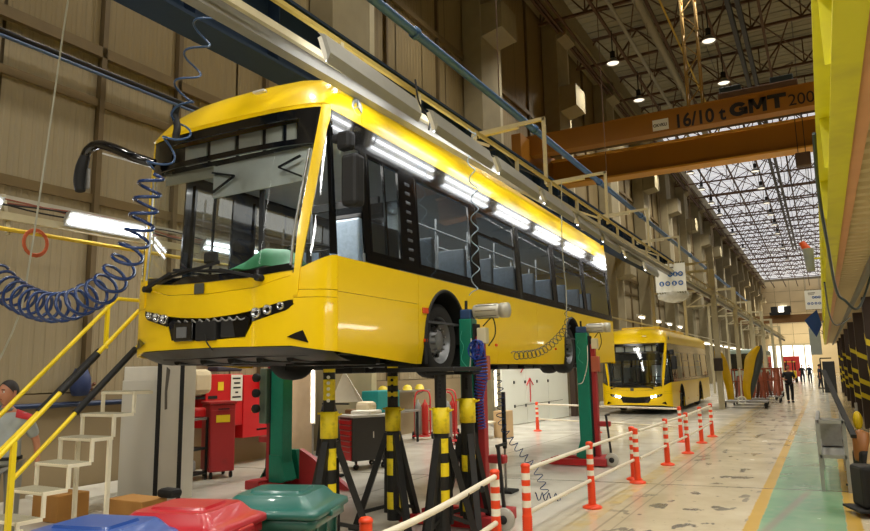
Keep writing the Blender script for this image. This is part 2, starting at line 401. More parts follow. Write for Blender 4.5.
# roof trusses across the hall
mb = MB(); mb.bar((-11, 0, 20.55), (15, 0, 20.55), .14, .14); TC = mb.mesh('top_chord', RUST)
BC = MB().bar((-11, 0, 19.0), (15, 0, 19.0), .14, .12).mesh('bottom_chord', RUST)
DG = MB().bar((0, 0, 19.05), (1.15, 0, 20.5), .08, .08).bar((1.15, 0, 20.5), (2.3, 0, 19.05), .07, .07).bar((0,0,19.05),(0,0,20.5),.06,.06).mesh('diagonal', RUST)
for i in range(24):
    y = 12.4+6.1*i+.3
    t = thing('roof_truss', 'rusty lattice truss under the roof, %s from the camera end' % ORD[i], 'truss', (0, y, 0), group='roof trusses across the hall')
    meshcopy(TC, 'top_chord', t, (0, 0, 0)); meshcopy(BC, 'bottom_chord', t, (0, 0, 0))
    for k in range(11): meshcopy(DG, 'diagonal', t, (-10.9+2.3*k, 0, 0))
for i, x in enumerate((-10.3, -8.05, -5.75, -3.45, -1.15, 1.3, 3.7)):
    mb = MB(); mb.bar((x, -4, 18.85), (x, 171, 18.85), .13, .13); o = mb
    if i in (0, ): o.bar((x+.28, -4, 18.7), (x+.28, 171, 18.7), .1, .1); o.bar((x+.5, -4, 18.95), (x+.5, 171, 18.95), .1, .1)
    tag(o.build('roof_girder', RUST), 'rusty longitudinal roof girder, %s from the left wall' % ['nearest one', 'second', 'third', 'fourth', 'fifth', 'sixth', 'seventh'][i], 'girder', 'longitudinal roof girders')
# longitudinal bracing zigzag between trusses
zz = MB()
for x in (-8.05, -5.75, -3.45, -1.15):
    for i in range(23):
        y = 12.7+6.1*i; zz.bar((x, y, 18.9), (x+1.15, y+3, 20.4), .06, .06); zz.bar((x+1.15, y+3, 20.4), (x, y+6.1, 18.9), .06, .06); zz.bar((x, y, 19.0), (x+2.3, y+6.1, 19.0), .05, .05)
tag(zz.build('roof_bracing', RUST), 'thin rusty cross bracing rods between the roof trusses', 'bracing', kind='stuff')
# pale rails and ducts under the roof
for x, wd, c, nm, lb in ((-7.2, .10, '#8f8c80', 'grey_roof_duct', 'long pale grey pipe under the roof nearest the left lamp row'), (-6.0, .22, '#8a8574', 'grey_roof_duct', 'wide faded grey duct under the roof between the lamp rows'), (-5.1, .05, '#c8a93e', 'yellow_roof_pipe', 'thin yellow gas pipe running lengthwise under the roof')):
    tag(MB().cyl((x, -2, 18.6), (x, 60, 18.6), wd, n=8).build(nm, M('duct_'+c[1:], c, .6)), lb, 'pipe')
for j, x in enumerate((-2.35, -1.95)):
    tag(MB().bar((x, -2, 18.3), (x, 110, 18.3), .2, .35).build('cable_tray', M('tray_black', '#17161a', .6)), ['left', 'right'][j]+' one of the two black cable trays under the roof', 'cable tray')
# high bay lamps
hb = thing('high_bay_lamp', '', 'lamp')
MB().cyl((0, 0, 17.8), (0, 0, 19.0), .03, n=6).build('stem', BLKM, hb)
MB().cyl((0, 0, 17.45), (0, 0, 17.85), .13, n=10).build('ballast', BLKM, hb)
MB().lathe([(.12, .3), (.2, .22), (.36, 0), (.34, 0), (.18, .2)], (0, 0, 17.2), n=16).build('shade', STL, hb)
MB().lathe([(.001, .0), (.28, .03), (.3, .05)], (0, 0, 17.2), n=14).build('lens', M('lamp_lens', '#e8e4d6', .3, emit='#fff3dd', estr=1.2), hb)
KIDS[hb] = list(hb.children); first = True
for lx, ys in LAMP_ROWS:
    for li, ly in enumerate(ys):
        o = hb if first else clone(hb); first = False; o.location = (lx, ly, 0)
        tag(o, 'dark bell-shaped high bay lamp, %s of the %s lamp row' % (ORD[li], 'left' if lx < -5 else 'right'), 'lamp', 'high bay lamps, %s row' % ('left' if lx < -5 else 'right'))
# right wall beyond the mezzanine and the wall behind the camera
wr = struct('wall_right'); me = MB().box((0, .02, 0), (.2, 5.98, 10.3)).mesh('wall_slab', M('right_wall_cladding', '#6d6450', .7)); 
MB().box((16.1, -6, 0), (16.3, 172, 21)).build('wall_core', POSTM, wr)
for k in range(30):
    for z in (0, 10.4): meshcopy(me, 'wall_slab', wr, (15.9, -6+6*k, z))
wb = struct('wall_back'); me = MB().box((.02, 0, 0), (3.0, .2, 10.3)).mesh('wall_slab', M('right_wall_cladding', '#6d6450'))
MB().box((-11.4, -6.5, 0), (16.2, -6.3, 21)).build('wall_core', POSTM, wb)
for k in range(9):
    for z in (0, 10.4): meshcopy(me, 'wall_slab', wb, (-11.2+3.04*k, -6.3, z))
# far end wall with the open gate
EW = M('end_wall_panel', '#d9c7a0', .7, 0, .1, .6); ew = struct('wall_far')
for x0, x1, z0, z1 in [(-11.3, -10.4, 0, 6), (-2.2, 16, 0, 6)]: MB().box((x0, 170, z0), (x1, 170.3, z1)).build('wall_slab', EW, ew)
me = MB().box((.03, 0, .03), (2.97, .25, 2.34)).mesh('wall_slab', EW); me2 = MB().box((0, 0, 0), (27.3, .1, 15)).mesh('joint_backing', M('joint_grey', '#7d735c', .8))
meshcopy(me2, 'joint_backing', ew, (-11.3, 170.2, 6))
for i in range(9):
    for k in range(6): meshcopy(me, 'wall_slab', ew, (-11.2+3*i, 170, 6+2.37*k))
MB().box((-7.6, 169.6, 13), (-6.0, 169.9, 14.6)).build('window_1', M('lit_window', '#ffffff', .4, emit='#fffdf5', estr=2.5), kind='structure')
MB().bar((-10.4, 170, 6.1), (-2.2, 170, 6.1), .4, .4).build('trim_1', IVORY, kind='structure')
for j, x in enumerate((-9, -5.6, -3.4)): MB().box((x-.15, 169.7, 0), (x+.15, 170, 6)).build('trim_%d' % (j+2), IVORY, kind='structure')
# yard beyond
YARD = M('yard_concrete', '#d6d3cc', .9)
MB().box((-60, 172, -.25), (60, 260, -.02)).build('yard', YARD, kind='structure')
MB().box((-60, 230, 0), (60, 231, 16)).build('yard_wall', M('yard_wall_white', '#f1efe9', .9), kind='structure')

# ---------------------------------------------------------------- overhead crane
cr = thing('bridge_crane', 'orange double girder bridge crane with black lettering spanning the hall', 'crane', (0, 26, 0))
MB().box((-10.2, 0, 10.62), (4.6, .55, 11.42)).build('front_girder', CRANE, cr)
m = MB().box((-10.2, -.03, 11.42), (4.6, .6, 11.45)); m.build('top_flange', CRANE, cr)
MB().box((-10.2, .5, 11.25), (4.6, 2.75, 11.3)).build('gap_shade_walkway', M('walkway_shade', '#2c2318', .8), cr)  # dark plate stands in for the shade in the gap between girders
MB().box((-10.2, 2.8, 9.98), (4.6, 3.3, 11.02)).build('rear_girder', CRANE, cr)
m = MB().box((-10.2, 2.62, 11.02), (4.6, 3.46, 11.1)); m.build('top_flange', CRANEL, cr)
m = MB().box((-10.2, 2.66, 9.92), (4.6, 3.44, 10.0)); m.build('bottom_flange', CRANEL, cr)
for x in (-10.3, ): MB().box((x, -1.2, 9.4), (x+.5, 4.4, 10.2)).box((x+.05, -1, 10.2), (x+.45, 4.2, 11.3)).build('end_truck', CRANE, cr)
for y in (-.8, 4.0): MB().cyl((-10.05, y, 9.36+.2), (-9.75, y, 9.36+.2), .2, n=14).build('wheel', STL, cr)
BLT = M('lettering_dark', '#1c1208', .6)
text_obj('16/10 t', .72, BLT, cr, (-4.08, -.01, 10.68), (R(90), 0, R(0)), bold=True, sx=.86)
def slab(*polys):
    m = MB()
    for p in polys: m.prism([(x, 0, z) for x, z in p], (0, .02, 0))
    return m
gx, gz = -2.14, 10.70; H_ = .52
arc = []
for k in range(13):
    a_ = R(35+k*24.5); arc.append((cos(a_)*.30, sin(a_)*.26))
segs = [[(arc[k][0], arc[k][1]), (arc[k+1][0], arc[k+1][1]), (arc[k+1][0]*.45, arc[k+1][1]*.42), (arc[k][0]*.45, arc[k][1]*.42)] for k in range(12)]
segs.append([(.02, -.06), (.30, -.06), (.30, .05), (.02, .05)]); segs.append([(.17, -.22), (.30, -.22), (.30, 0), (.17, 0)])
slab(*segs).build('lettering', BLT, cr).location = (gx+.29, -.02, gz+.26)
slab([(0, 0), (.14, 0), (.14, H_), (0, H_)], [(.44, 0), (.58, 0), (.58, H_), (.44, H_)], [(.0, H_), (.18, H_), (.34, .12), (.24, .12)], [(.58, H_), (.40, H_), (.24, .12), (.34, .12)]).build('lettering', BLT, cr).location = (gx+.63, -.02, gz+.02)
slab([(0, .38), (.60, .38), (.60, H_), (0, H_)], [(.22, 0), (.38, 0), (.38, .4), (.22, .4)]).build('lettering', BLT, cr).location = (gx+1.24, -.02, gz+.04)
text_obj('2000', .58, BLT, cr, (-.26, -.01, 10.74), (R(90), 0, 0), sx=.95)
MB().box((-4.86, -.03, 10.70), (-4.28, -.005, 11.12)).build('sticker', WHT, cr)
text_obj('OKVKU', .17, BLT, cr, (-4.84, -.035, 10.84), (R(90), 0, 0), bold=True, sx=.85)
for x in (-2.1, -.4):
    MB().bbox((x, 1.0, 11.75), (.75, 1.3, .6), .04).build('hoist_motor', M('motor_green_black', '#16201a', .5), cr)
MB().bbox((-1.2, 1.2, 11.55), (2.6, 2.4, .3), .03).build('trolley_frame', RUST, cr)
# lattice mast above the crane
lm = MB(); 
for dx, dy in ((0, 0), (.5, 0), (.5, .5), (0, .5)): lm.bar((-3.55+dx, dy, 11.4), (-3.55+dx, dy, 18.8), .06)
lm.build('lattice_leg', M('mast_ochre', '#8a6a22', .6), cr)
lm = MB()
for k in range(12):
    z = 11.5+.6*k; s = k % 2
    lm.bar((-3.55+.5*s, 0, z), (-3.05-.5*s, 0, z+.6), .035).bar((-3.05, .5*s, z), (-3.05, .5-.5*s, z+.6), .035).bar((-3.55, .5*s, z), (-3.55, .5-.5*s, z+.6), .035)
lm.build('lattice_brace', M('mast_ochre', '#8a6a22'), cr)
for x in (-.55, -.45, .15): MB().cyl((x, 3.5, 2.9+5.6), (x, 3.5, 10.2), .012, n=5).build('pendant_cable', BLKM, cr)
MB().bbox((.02, 1.5, 9.15), (.5, .4, .5), .05).build('hook_block', M('hook_brown', '#4a3320', .6), cr)
for x in (-.12, .12): MB().cyl((x, 1.5, 9.3), (x, 1.5, 11.3), .014, n=5).build('hoist_rope', BLKM, cr)
# second crane far away
c2 = thing('bridge_crane', 'small brown bridge crane far down the hall near the exit', 'crane', (0, 100, 0))
MB().box((-10.2, 0, 7.2), (5, .8, 8.2)).build('girder', M('crane_brown', '#7a5426', .6), c2)
MB().box((-10.15, 0, 8.2), (-9.7, .8, 9.32)).box((-10.15, -.8, 9.3), (-9.7, 1.6, 9.5)).build('end_hanger', M('crane_brown', '#7a5426'), c2)
MB().box((-5.6, -.6, 8.2), (-3.2, 1.2, 8.55)).build('trolley', BLKM, c2)
for x in (-5.4, -3.9): MB().box((x, -.5, 8.5), (x+.8, .7, 9.3)).build('hoist_motor', BLKM, c2)
MB().box((-4.5, -.62, 8.6), (-3.95, -.55, 9.2)).build('lamp', WTUBE, c2)

# ---------------------------------------------------------------- blue girder, blue pipe
g = thing('blue_girder', 'deep dark blue steel girder running lengthwise above the lifted bus', 'girder', (-6.6, 0, 0))
MB().box((-.02, -3, 6.25), (.02, 37, 7.25)).build('web', DBLUE, g)
MB().box((-.25, -3, 6.2), (.25, 37, 6.25)).build('bottom_flange', DBLUE, g); MB().box((-.25, -3, 7.25), (.25, 37, 7.3)).build('top_flange', DBLUE, g)
me = MB().box((.02, -.01, 6.25), (.23, .01, 7.25)).mesh('stiffener', DBLUE)
for k in range(26): meshcopy(me, 'stiffener', g, (0, -2+1.5*k, 0))
p = thing('blue_pipe', 'long steel-blue air pipe crossing high above the gantry rail', 'pipe', (-6, 0, 0))
MB().cyl((0, 0, 8.0), (0, 75, 8.0), .085, n=10).build('pipe_run', PIPEB, p)
me = MB().lathe([(.08, -.05), (.115, -.05), (.115, .05), (.08, .05)], ax='y', n=12).mesh('coupling', PIPEB)
for k in range(11): meshcopy(me, 'coupling', p, (0, 4.2+6*k, 8.0))
me = MB().bar((0, 0, 8.05), (0, 0, 18.8), .02).mesh('bracket', RUST)
for k in range(5): meshcopy(me, 'bracket', p, (0, 14+9.2*k, 0))

# ---------------------------------------------------------------- service gantry above the near side of the bus
gy = thing('service_gantry', 'ivory steel service gantry with handrail and hung strip lamps above the bus', 'gantry', (-4.0, 0, 0))
ga, gb = 1.0, 100
MB().bar((0, ga, 5.18), (0, gb, 5.18), .045, .045).build('top_rail', M('rail_mustard', '#a8924a', .5), gy)
MB().bar((-.02, ga, 4.93), (-.02, gb, 4.93), .05, .07).build('lower_rail', IVORY, gy)
MB().box((-.22, ga, 4.98-.16), (-.1, gb, 4.98-.04)).build('cable_channel', M('channel_grey', '#8d8b84', .5, .3), gy)
MB().bar((-.06, ga, 5.22), (-.06, gb, 5.22), .03, .03).build('gas_pipe', M('gas_pipe_yellow', '#d8b52c', .5), gy)
me = MB().bar((0, 0, 4.93), (0, 0, 5.18), .05, .05).mesh('baluster', IVORY)
for k in range(60): meshcopy(me, 'baluster', gy, (0, 2.2+1.55*k, 0))
me = MB().bar((-.05, 0, 5.15), (-2.5, 0, 6.3), .04, .04).mesh('cross_tie', IVORY)
for k in range(14): meshcopy(me, 'cross_tie', gy, (0, 3+6*k, 0))
# jib arms standing on the gantry
jm = MB().bar((0, 0, 5.15), (0, 0, 6.4), .06, .06).bar((.03, 0, 6.38), (-1.45, 0, 6.34), .06, .06).bar((-.5, 0, 6.34), (-1.45, 0, 6.3), .1, .08).mesh('jib_arm', IVORY)
for y in (11.5, 15.6, 20, 25, 31.9): meshcopy(jm, 'jib_arm', gy, (-.07, y, 0))
cm = MB().tube(catmull([(-1.3, 0, 6.3), (-1.25, .1, 6.0), (-.9, .1, 5.95), (-.6, .05, 5.6), (-.3, .05, 5.4), (0, 0, 5.2)], 6), .012, 5).mesh('loose_cable', BLKM)
for y in (11.4, 15.5, 20): meshcopy(cm, 'loose_cable', gy, (-.07, y, 0))
# columns farther down
pc = MB().box((-.11, -.11, 0), (.11, .11, 6.1)).mesh('column', IVORY)
for y in (32.45, 41, 50.5, 60.5, 72, 86): meshcopy(pc, 'column', gy, (0, y, 0))
tr = MB().bar((0, 0, 6.05), (-2.6, 0, 6.05), .1, .12).bar((-.1, 0, 5.2), (-2.6, 0, 5.2), .08, .08).bar((0, 0, 5.3), (-1.2, 0, 6.0), .05).bar((-1.2, 0, 6.0), (-2.4, 0, 5.25), .05).bar((-2.6,0,0),(-2.6,0,6.05),.14).mesh('portal_truss', IVORY)
for y in (32.45, 41, 50.5, 60.5, 72, 86): meshcopy(tr, 'portal_truss', gy, (0, y, 0))
# strip lamps hung on the gantry, tilted down to the bus side
def strip_lamp(name='strip_lamp', L=1.5, tubes=2, w=.22):
    t = thing(name, '', 'lamp')
    MB().prism([(-w/2, -L/2, .0), (-w*.3, -L/2, .07), (w*.3, -L/2, .07), (w/2, -L/2, .0), (w*.3, -L/2, .03), (-w*.3, -L/2, .03)], (0, L, 0)).build('reflector', M('lamp_housing', '#a09f97', .35, .2), t)
    for i in range(tubes):
        x = (i-(tubes-1)/2)*.11
        MB().cyl((x, -L/2+.04, -.01), (x, L/2-.04, -.01), .018, n=8).build('tube', TUBE, t)
    for s in (-1, 1): MB().box((-w*.36, s*(L/2-.03)-.02, -.02), (w*.36, s*(L/2-.03)+.02, .05)).build('end_cap', WHT, t)
    MB().cyl((0, L/2+.07, .0), (0, L/2+.12, -.05), .035, .02, n=8).build('connector', WHT, t)
    return t
# ---------------------------------------------------------------- the buses
BL = 12.35
def hwf(w): return 1.35 if w < 1.45 else 1.35-.085*(w-1.45)/1.5
def fy(v, w):
    t = min(abs(v)/hwf(w), 1); s = 1-(1-t**3)**.5; r = max(0, (w-1.2)*.1); return r+s*(.36-r)
def fpt(v, w, off=0): return (v, fy(v, w)-off, w)
def interp(tab):
    def f(x):
        if x <= tab[0][0]: return tab[0][1]
        for (a, b), (c, d) in zip(tab, tab[1:]):
            if x <= c: return b+(d-b)*(x-a)/(c-a)
        return tab[-1][1]
    return f
def fpatch(vlo, vhi, wlo, whi, nu=28, nv=6, off=0):
    """patch of the curved front; bounds may be functions (v by height, w by |v|)"""
    F = lambda g, x: g(x) if callable(g) else g
    def fn(a, b):
        wm = F(wlo, .4)+(F(whi, .4)-F(wlo, .4))*b
        l, h = F(vlo, wm), F(vhi, wm)
        # ease towards the corners, where the plan curve turns quickly
        v = l+(h-l)*a
        wv = F(wlo, abs(v))+(F(whi, abs(v))-F(wlo, abs(v)))*b
        l, h = F(vlo, wv), F(vhi, wv); v = l+(h-l)*a
        hw = hwf(wv); v = max(-hw, min(hw, v))
        return fpt(v, wv, off)
    return MB().grid(fn, nu, nv)
lampL = interp([(0, .60), (.50, .62), (.58, .765), (.97, .865), (1.02, .925)])
lampH = interp([(0, .83), (.36, .85), (.58, .878), (.95, .955), (1.02, .965)])
wsB = interp([(0, 1.20), (.5, 1.205), (1.0, 1.25), (1.1, 1.28), (1.35, 1.41)])
botF = interp([(0, .53), (1.0, .52), (1.35, .46)])
pilL = interp([(.9, 1.02), (1.65, 1.04), (2.3, 1.12), (2.95, 1.2)])
pilR = interp([(.9, 1.06), (1.28, 1.09), (2.0, 1.18), (2.95, 1.285)])
ARCH = [(2.78, .60), (8.62, .60)]
def arch(y, base):
    for c, r in ARCH:
        d = abs(y-c)
        if d < r: return .60+math.sqrt(max(0, r*r-d*d))*1.12
    return base
def lowE(y): return .34 if 2.0 < y < 9.6 else (.46-.12*min(1, (y-.36)/1.6) if y <= 2.0 else .34+(y-9.6)*.02)
WIN = [(.98, 1.70, 'driver'), (2.08, 3.72, 'plain'), (3.93, 5.52, 'hopper'), (5.72, 7.5, 'plain'), (7.7, 9.72, 'hopper'), (9.9, 12.12, 'plain')]
def make_bus(label, group, lifted):
    bus = thing('city_bus', label, 'bus', group=group)
    P = lambda mb, name, mat, par=bus, **k: mb.build(name, mat, par, **k)
    # ---- front: yellow shells
    P(fpatch(-1.35, 1.35, botF, lampL, 60, 5), 'front_bumper', YEL, solid=.03)
    P(fpatch(-1.35, -1.02, lambda v: lampL(v), lambda v: interp([(0, .98), (1.35, .98)])(v), 12, 2), 'bumper_corner', YEL, solid=.03)
    P(fpatch(1.02, 1.35, lambda v: lampL(v), lambda v: interp([(0, .98), (1.35, .98)])(v), 12, 2), 'bumper_corner', YEL, solid=.03)
    creaseH = interp([(0, 1.075), (.6, 1.10), (1.0, 1.20), (1.02, 1.23)])
    P(fpatch(-1.02, 1.02, lambda v: max(lampH(v), .0), creaseH, 48, 5), 'front_panel', YEL, solid=.03)
    P(fpatch(-1.0, 1.0, lambda v: creaseH(v)+.006, lambda v: max(wsB(v), creaseH(v)+.01), 48, 3, -.006), 'service_flap', YEL, solid=.02)
    for a, b in ((-1.35, -1.02), (1.02, 1.35)):
        P(fpatch(a, b, .985, 1.055, 14, 2), 'corner_panel', YEL, solid=.03)
        P(fpatch(a, b, 1.061, wsB, 14, 5), 'corner_panel', YEL, solid=.03)
    P(fpatch(-.99, .99, lambda v: wsB(v)+.004, lambda v: wsB(v)+.075, 40, 2, .004), 'cowl', BLK, solid=.02)
    for s in (-1, 1):
        lo, hi = (pilL, pilR) if s > 0 else (lambda w: -pilR(w), lambda w: -pilL(w))
        P(fpatch(lo, hi, 1.0, 2.98, 5, 24, .012), 'front_pillar', YEL, solid=.03)
        a, b = (pilR, lambda w: hwf(w)) if s > 0 else (lambda w: -hwf(w), lambda w: -pilR(w))
        P(fpatch(a, b, lambda v: wsB(v)+.0, 2.93, 10, 16), 'quarter_glass', BGLASS)
        P(fpatch((lambda w: hwf(w)-.03) if s > 0 else (lambda w: -hwf(w)), (lambda w: hwf(w)) if s > 0 else (lambda w: -hwf(w)+.03), 1.41, 2.93, 2, 10, .006), 'quarter_frame', BLK)
    P(fpatch(lambda w: -pilL(w), lambda w: pilL(w), lambda v: wsB(v)+.07, 2.56, 40, 14), 'windscreen', WGLASS)
    P(fpatch(lambda w: -pilL(w), lambda w: pilL(w), 2.56, 2.62, 40, 1, .008), 'windscreen_header', BLK, solid=.02)
    P(fpatch(lambda w: -pilL(w), lambda w: pilL(w), 2.62, 2.88, 40, 2), 'destination_glass', WGLASS)
    P(fpatch(lambda w: -pilL(w), lambda w: pilL(w), 2.85, 3.0, 40, 2, .006), 'top_band', BLK, solid=.02)
    P(fpatch(lambda w: .97, lambda w: pilL(w), 2.60, 2.90, 4, 2, .006), 'band_end', BLK)
    P(fpatch(lambda w: -pilL(w), lambda w: -.8, 2.60, 2.90, 4, 2, .006), 'band_end', BLK)
    m = MB()
    for a, b in ((-.75, -.42), (-.36, .0), (.06, .38), (.44, .66), (.72, .84)): m.box((a, .32, 2.63), (b, .34, 2.86))
    P(m, 'destination_panel', WHT)
    P(MB().box((-1.0, .4, 2.58), (1.0, .43, 2.9)), 'destination_box', BLKM)
    for s in (-1, 1): P(MB().tube([fpt(s*(pilL(w_)-.03), w_, .02) for w_ in [1.3+.1*i for i in range(13)]], .014, 6), 'windscreen_trim', STL)
    # ---- lamps and grille recess
    P(fpatch(-1.02, 1.02, lampL, lampH, 40, 3, -.05), 'lamp_recess', BLKM)
    for a, b in ((-1.01, -.58), (.58, 1.01)): P(fpatch(a, b, lambda v: lampL(v)+.002, lambda v: lampH(v)-.002, 14, 2, .004), 'lamp_strip', BLK)
    for s in (-1, 1):
        for v, w_, r in ((.63, .85, .045), (.76, .875, .042), (.90, .905, .033)):
            c = fpt(s*v, w_, 0); l = MB().lathe([(r*1.15, .0), (r*1.15, -.03), (r, -.035), (r*.8, -.01), (r*.3, 0), (.001, -.004)], (c[0], c[1]+.0, c[2]), 'y', 16)
            P(l, 'headlamp', HDL if (not lifted and r > .04) else M('lamp_chrome', '#c9ccd0', .12, .9))
        m = MB(); m.prism([fpt(s*.50, .83, .01), fpt(s*.56, .80, .01), fpt(s*.50, .62, .01), fpt(s*.38, .62, .01), fpt(s*.34, .80, .01)][::s], (0, .05, 0)); P(m, 'lamp_cheek', BLK)
        c = fpt(s*1.12, .6, .004); P(MB().add([(s*v, fy(v, w_)-.012, w_) for v, w_ in ((.97, .605), (1.03, .585), (1.10, .565), (1.17, .545), (1.12, .665), (1.05, .64))], [[0, 1, 5], [1, 2, 5], [2, 4, 5], [2, 3, 4]]), 'fog_lamp_recess', BLK, solid=.01)
    if lifted:
        P(MB().bbox((-.30, .0, .70), (.26, .09, .2), .015), 'camera_housing', BLK)
        P(MB().box((-.38, -.052, .64), (-.24, -.045, .75)), 'radar_panel', M('grey_panel', '#6d7072', .4))
        P(MB().bbox((.0, .02, .70), (.28, .10, .2), .012), 'bracket_block', BLKM)
        P(MB().bbox((.30, .03, .71), (.26, .05, .17), .01), 'lamp_cheek_panel', M('dark_satin', '#2a2b2d', .35))
        m = MB()
        for i in range(9):
            x = -.42+.1*i; m.tube(catmull([(x, .0, .8), (x+.04, -.03, .82), (x+.08, -.02, .79), (x+.12, .01, .81)], 4), .008, 5)
        P(m, 'wiring', M('wiring_grey', '#8a8a8a', .5), kind='stuff')
        P(MB().tube(catmull([(.0, -.03, .66), (.05, -.05, .58), (.1, -.02, .5)], 5), .008, 5), 'loose_cable', BLKM)
    else:
        m = MB()
        for k in range(5): m.box((-.5, -.0, .63+.04*k), (.5, .02, .645+.04*k))
        P(m, 'grille', BLKM)
        P(MB().box((-.26, -.03, .40), (.26, -.01, .52)), 'number_plate_holder', BLKM)
    P(MB().bbox((-.12, -.012, 1.14), (.13, .02, .11), .008), 'badge_plate', M('badge_grey', '#4a4b44', .4))
    # wipers
    for x0, x1, z1 in ((-.93, -.05, 1.36), (.68, -.25, 1.33)):
        m = MB(); m.cyl((x0, -.0+fy(x0, 1.2), 1.19), (x0, fy(x0, 1.2)-.08, 1.19), .035, n=10)
        m.bar((x0, fy(x0, 1.2)-.07, 1.19), ((x0+x1)/2, -.06, (1.2+z1)/2+.04), .035, .03); m.bar(((x0+x1)/2, -.06, (1.2+z1)/2+.04), (x1, -.03, z1), .02, .015)
        P(m, 'wiper_arm', BLKM); P(MB().bar((x0+(x1-x0)*.35, -.03, 1.275), (x1+(x1-x0)*.25, -.03, z1+.03), .015, .03), 'wiper_blade', BLKM)
    # ---- roof
    def roofpt(a, b):
        # a across, b along
        prof = [(1.0, 2.94), (1.0, 3.08), (.975, 3.27), (.91, 3.41), (.79, 3.50), (.55, 3.56), (.25, 3.58), (0, 3.585)]
        k = abs(a*2-1)*7; k = 7-k; i = min(6, int(k)); t = k-i
        x = prof[i][0]+(prof[i+1][0]-prof[i][0])*t; z = prof[i][1]+(prof[i+1][1]-prof[i][1])*t
        s = 1 if a > .5 else -1; x = s*x*hwf(2.94)
        # front: the surface bends down to the band above the windscreen
        y = b
        f = 0
        if b < 1.3: f = (1-b/1.3)
        zf = 2.985+(z-2.985)*(1-.985*f**3.6) if z > 2.985 else z
        y0 = fy(x, 2.95)-.02
        return (x, y0+(BL-y0)*0+y*(1 if b > 1.3 else 1), zf) if b > 0 else (x, y0, zf)
    ys = [0, .03, .07, .12, .18, .25, .33, .42, .53, .65, .8, .95, 1.12, 1.3, 2.4]+[2.4+(BL-2.5)*k/8 for k in range(1, 9)]
    def roof_strip(ya, yb, name, mat=YEL):
        yy = [y for y in ys if ya <= y <= yb]
        if yy[0] != ya: yy = [ya]+yy
        if yy[-1] != yb: yy.append(yb)
        vs = []; n = 42
        for y in yy:
            for i in range(n+1):
                p = roofpt(i/n, y)
                x, Y, z = p
                if y > 0:
                    y0 = fy(x, 2.95)-.02; k = min(1, y/1.3); Y = y0*(1-k)+y+0*k if y < 1.3 else y
                if y >= BL-.15: z = 2.94+(z-2.94)*(.93 if y > BL-.05 else 1)
                vs.append((x, Y, z))
        m = MB(); m.add(vs, [(j*(n+1)+i, j*(n+1)+i+1, (j+1)*(n+1)+i+1, (j+1)*(n+1)+i) for j in range(len(yy)-1) for i in range(n)], True)
        return P(m, name, mat, solid=.02)
    roof_strip(0, .79, 'roof_front'); roof_strip(.798, 4.4, 'roof_panel'); roof_strip(4.408, 8.3, 'roof_panel'); roof_strip(8.308, BL-.02, 'roof_panel')
    # front cap closing the roof above the band
    P(MB().grid(lambda a, b: ((a*2-1)*(1.22 if b < .5 else 1.2), fy((a*2-1)*1.22, 2.95)-.015, 2.95+b*.05), 40, 2), 'band_top', YEL)
    P(MB().lathe([(.05, 0), (.075, .0), (.09, .012), (.1, 0)], (0, 0, 0), 'x', 20), 'badge_ring', STL).location = (hwf(3.1)+.0, .85, 3.13)
    m = MB(); 
    for k in range(3):
        a = pi/2+2*pi*k/3; m.bar((.008, 0, 0), (.008, .085*cos(a), .085*sin(a)), .018, .012)
    P(m, 'badge_star', STL).location = (hwf(3.1)+.0, .85, 3.13)
    P(MB().bbox((.45, .20, 3.235), (.16, .06, .03), .01), 'marker_lamp', WHT)
    # ---- sides
    for s in (1, -1):
        def strip(ya, yb, top, name='side_panel', mat=YEL, inset=0.0, lo=None):
            n = max(3, int((yb-ya)/.05)); n = min(n, 60)
            def fn(a, b):
                y = ya+(yb-ya)*a; l = arch(y, lowE(y)) if lo is None else lo(y)
                w_ = l+(top-l)*b; rnd = .03*max(0, 1-(w_-.34)/.25)**2
                return (s*(hwf(w_)-inset-rnd), y, w_)
            m = MB().grid(fn, n, 6); P(m, name, mat, solid=.02*(1 if s < 0 else 1))
        if s > 0:
            strip(.366, 2.02, 1.045); strip(2.03, 4.55, 1.40); strip(4.558, 6.4, 1.40); strip(6.408, 8.0, 1.40); strip(8.008, 9.9, 1.40); strip(9.908, BL, 1.40)
            strip(.366, 2.02, 1.40, lo=lambda y: 1.05)
        else:
            strip(.366, 12.35, 1.40)
        # glazing band
        G0, G1 = 1.41, 2.93
        def quad(ya, yb, za, zb, name, mat, inset=0.0, th=.02):
            m = MB().grid(lambda a, b: (s*(hwf(za+(zb-za)*b)-inset), ya+(yb-ya)*a, za+(zb-za)*b), 2, 3, False); P(m, name, mat, solid=th)
        quad(.366, BL-.03, 2.63, G1, 'glazing_header', BLK); quad(.9, BL-.03, G0, 1.50, 'glazing_sill', BLK)
        prev = .86
        for a, b, kind in WIN:
            quad(prev, a, 1.5, 2.63, 'window_post', BLK); prev = b
            fr = P(MB().grid(lambda u_, v_: (s*(hwf(1.5+1.13*v_)-.012), a+(b-a)*u_, 1.5+1.13*v_), 1, 2, False), 'window_pane', BGLASS)
            m = MB()
            for (p, q) in (((a, 1.52), (b, 1.52)), ((a, 2.61), (b, 2.61)), ((a+.02, 1.5), (a+.02, 2.63)), ((b-.02, 1.5), (b-.02, 2.63))):
                m.bar((s*(hwf(p[1])-.012), p[0], p[1]), (s*(hwf(q[1])-.012), q[0], q[1]), .03, .035)
            if kind == 'hopper': m.bar((s*(hwf(2.25)-.01), a, 2.25), (s*(hwf(2.25)-.01), b, 2.25), .03, .05); m.bar((s*hwf(2.27), (a+b)/2-.15, 2.28), (s*hwf(2.27), (a+b)/2+.15, 2.28), .02, .02)
            if kind == 'driver': m.bar((s*(hwf(1.5)-.008), (a+b)/2, 1.52), (s*(hwf(2.6)-.008), (a+b)/2, 2.62), .025, .03)
            P(m, 'window_frame', BLK)
        quad(prev, BL-.03, 1.5, 2.63, 'window_post', BLK)
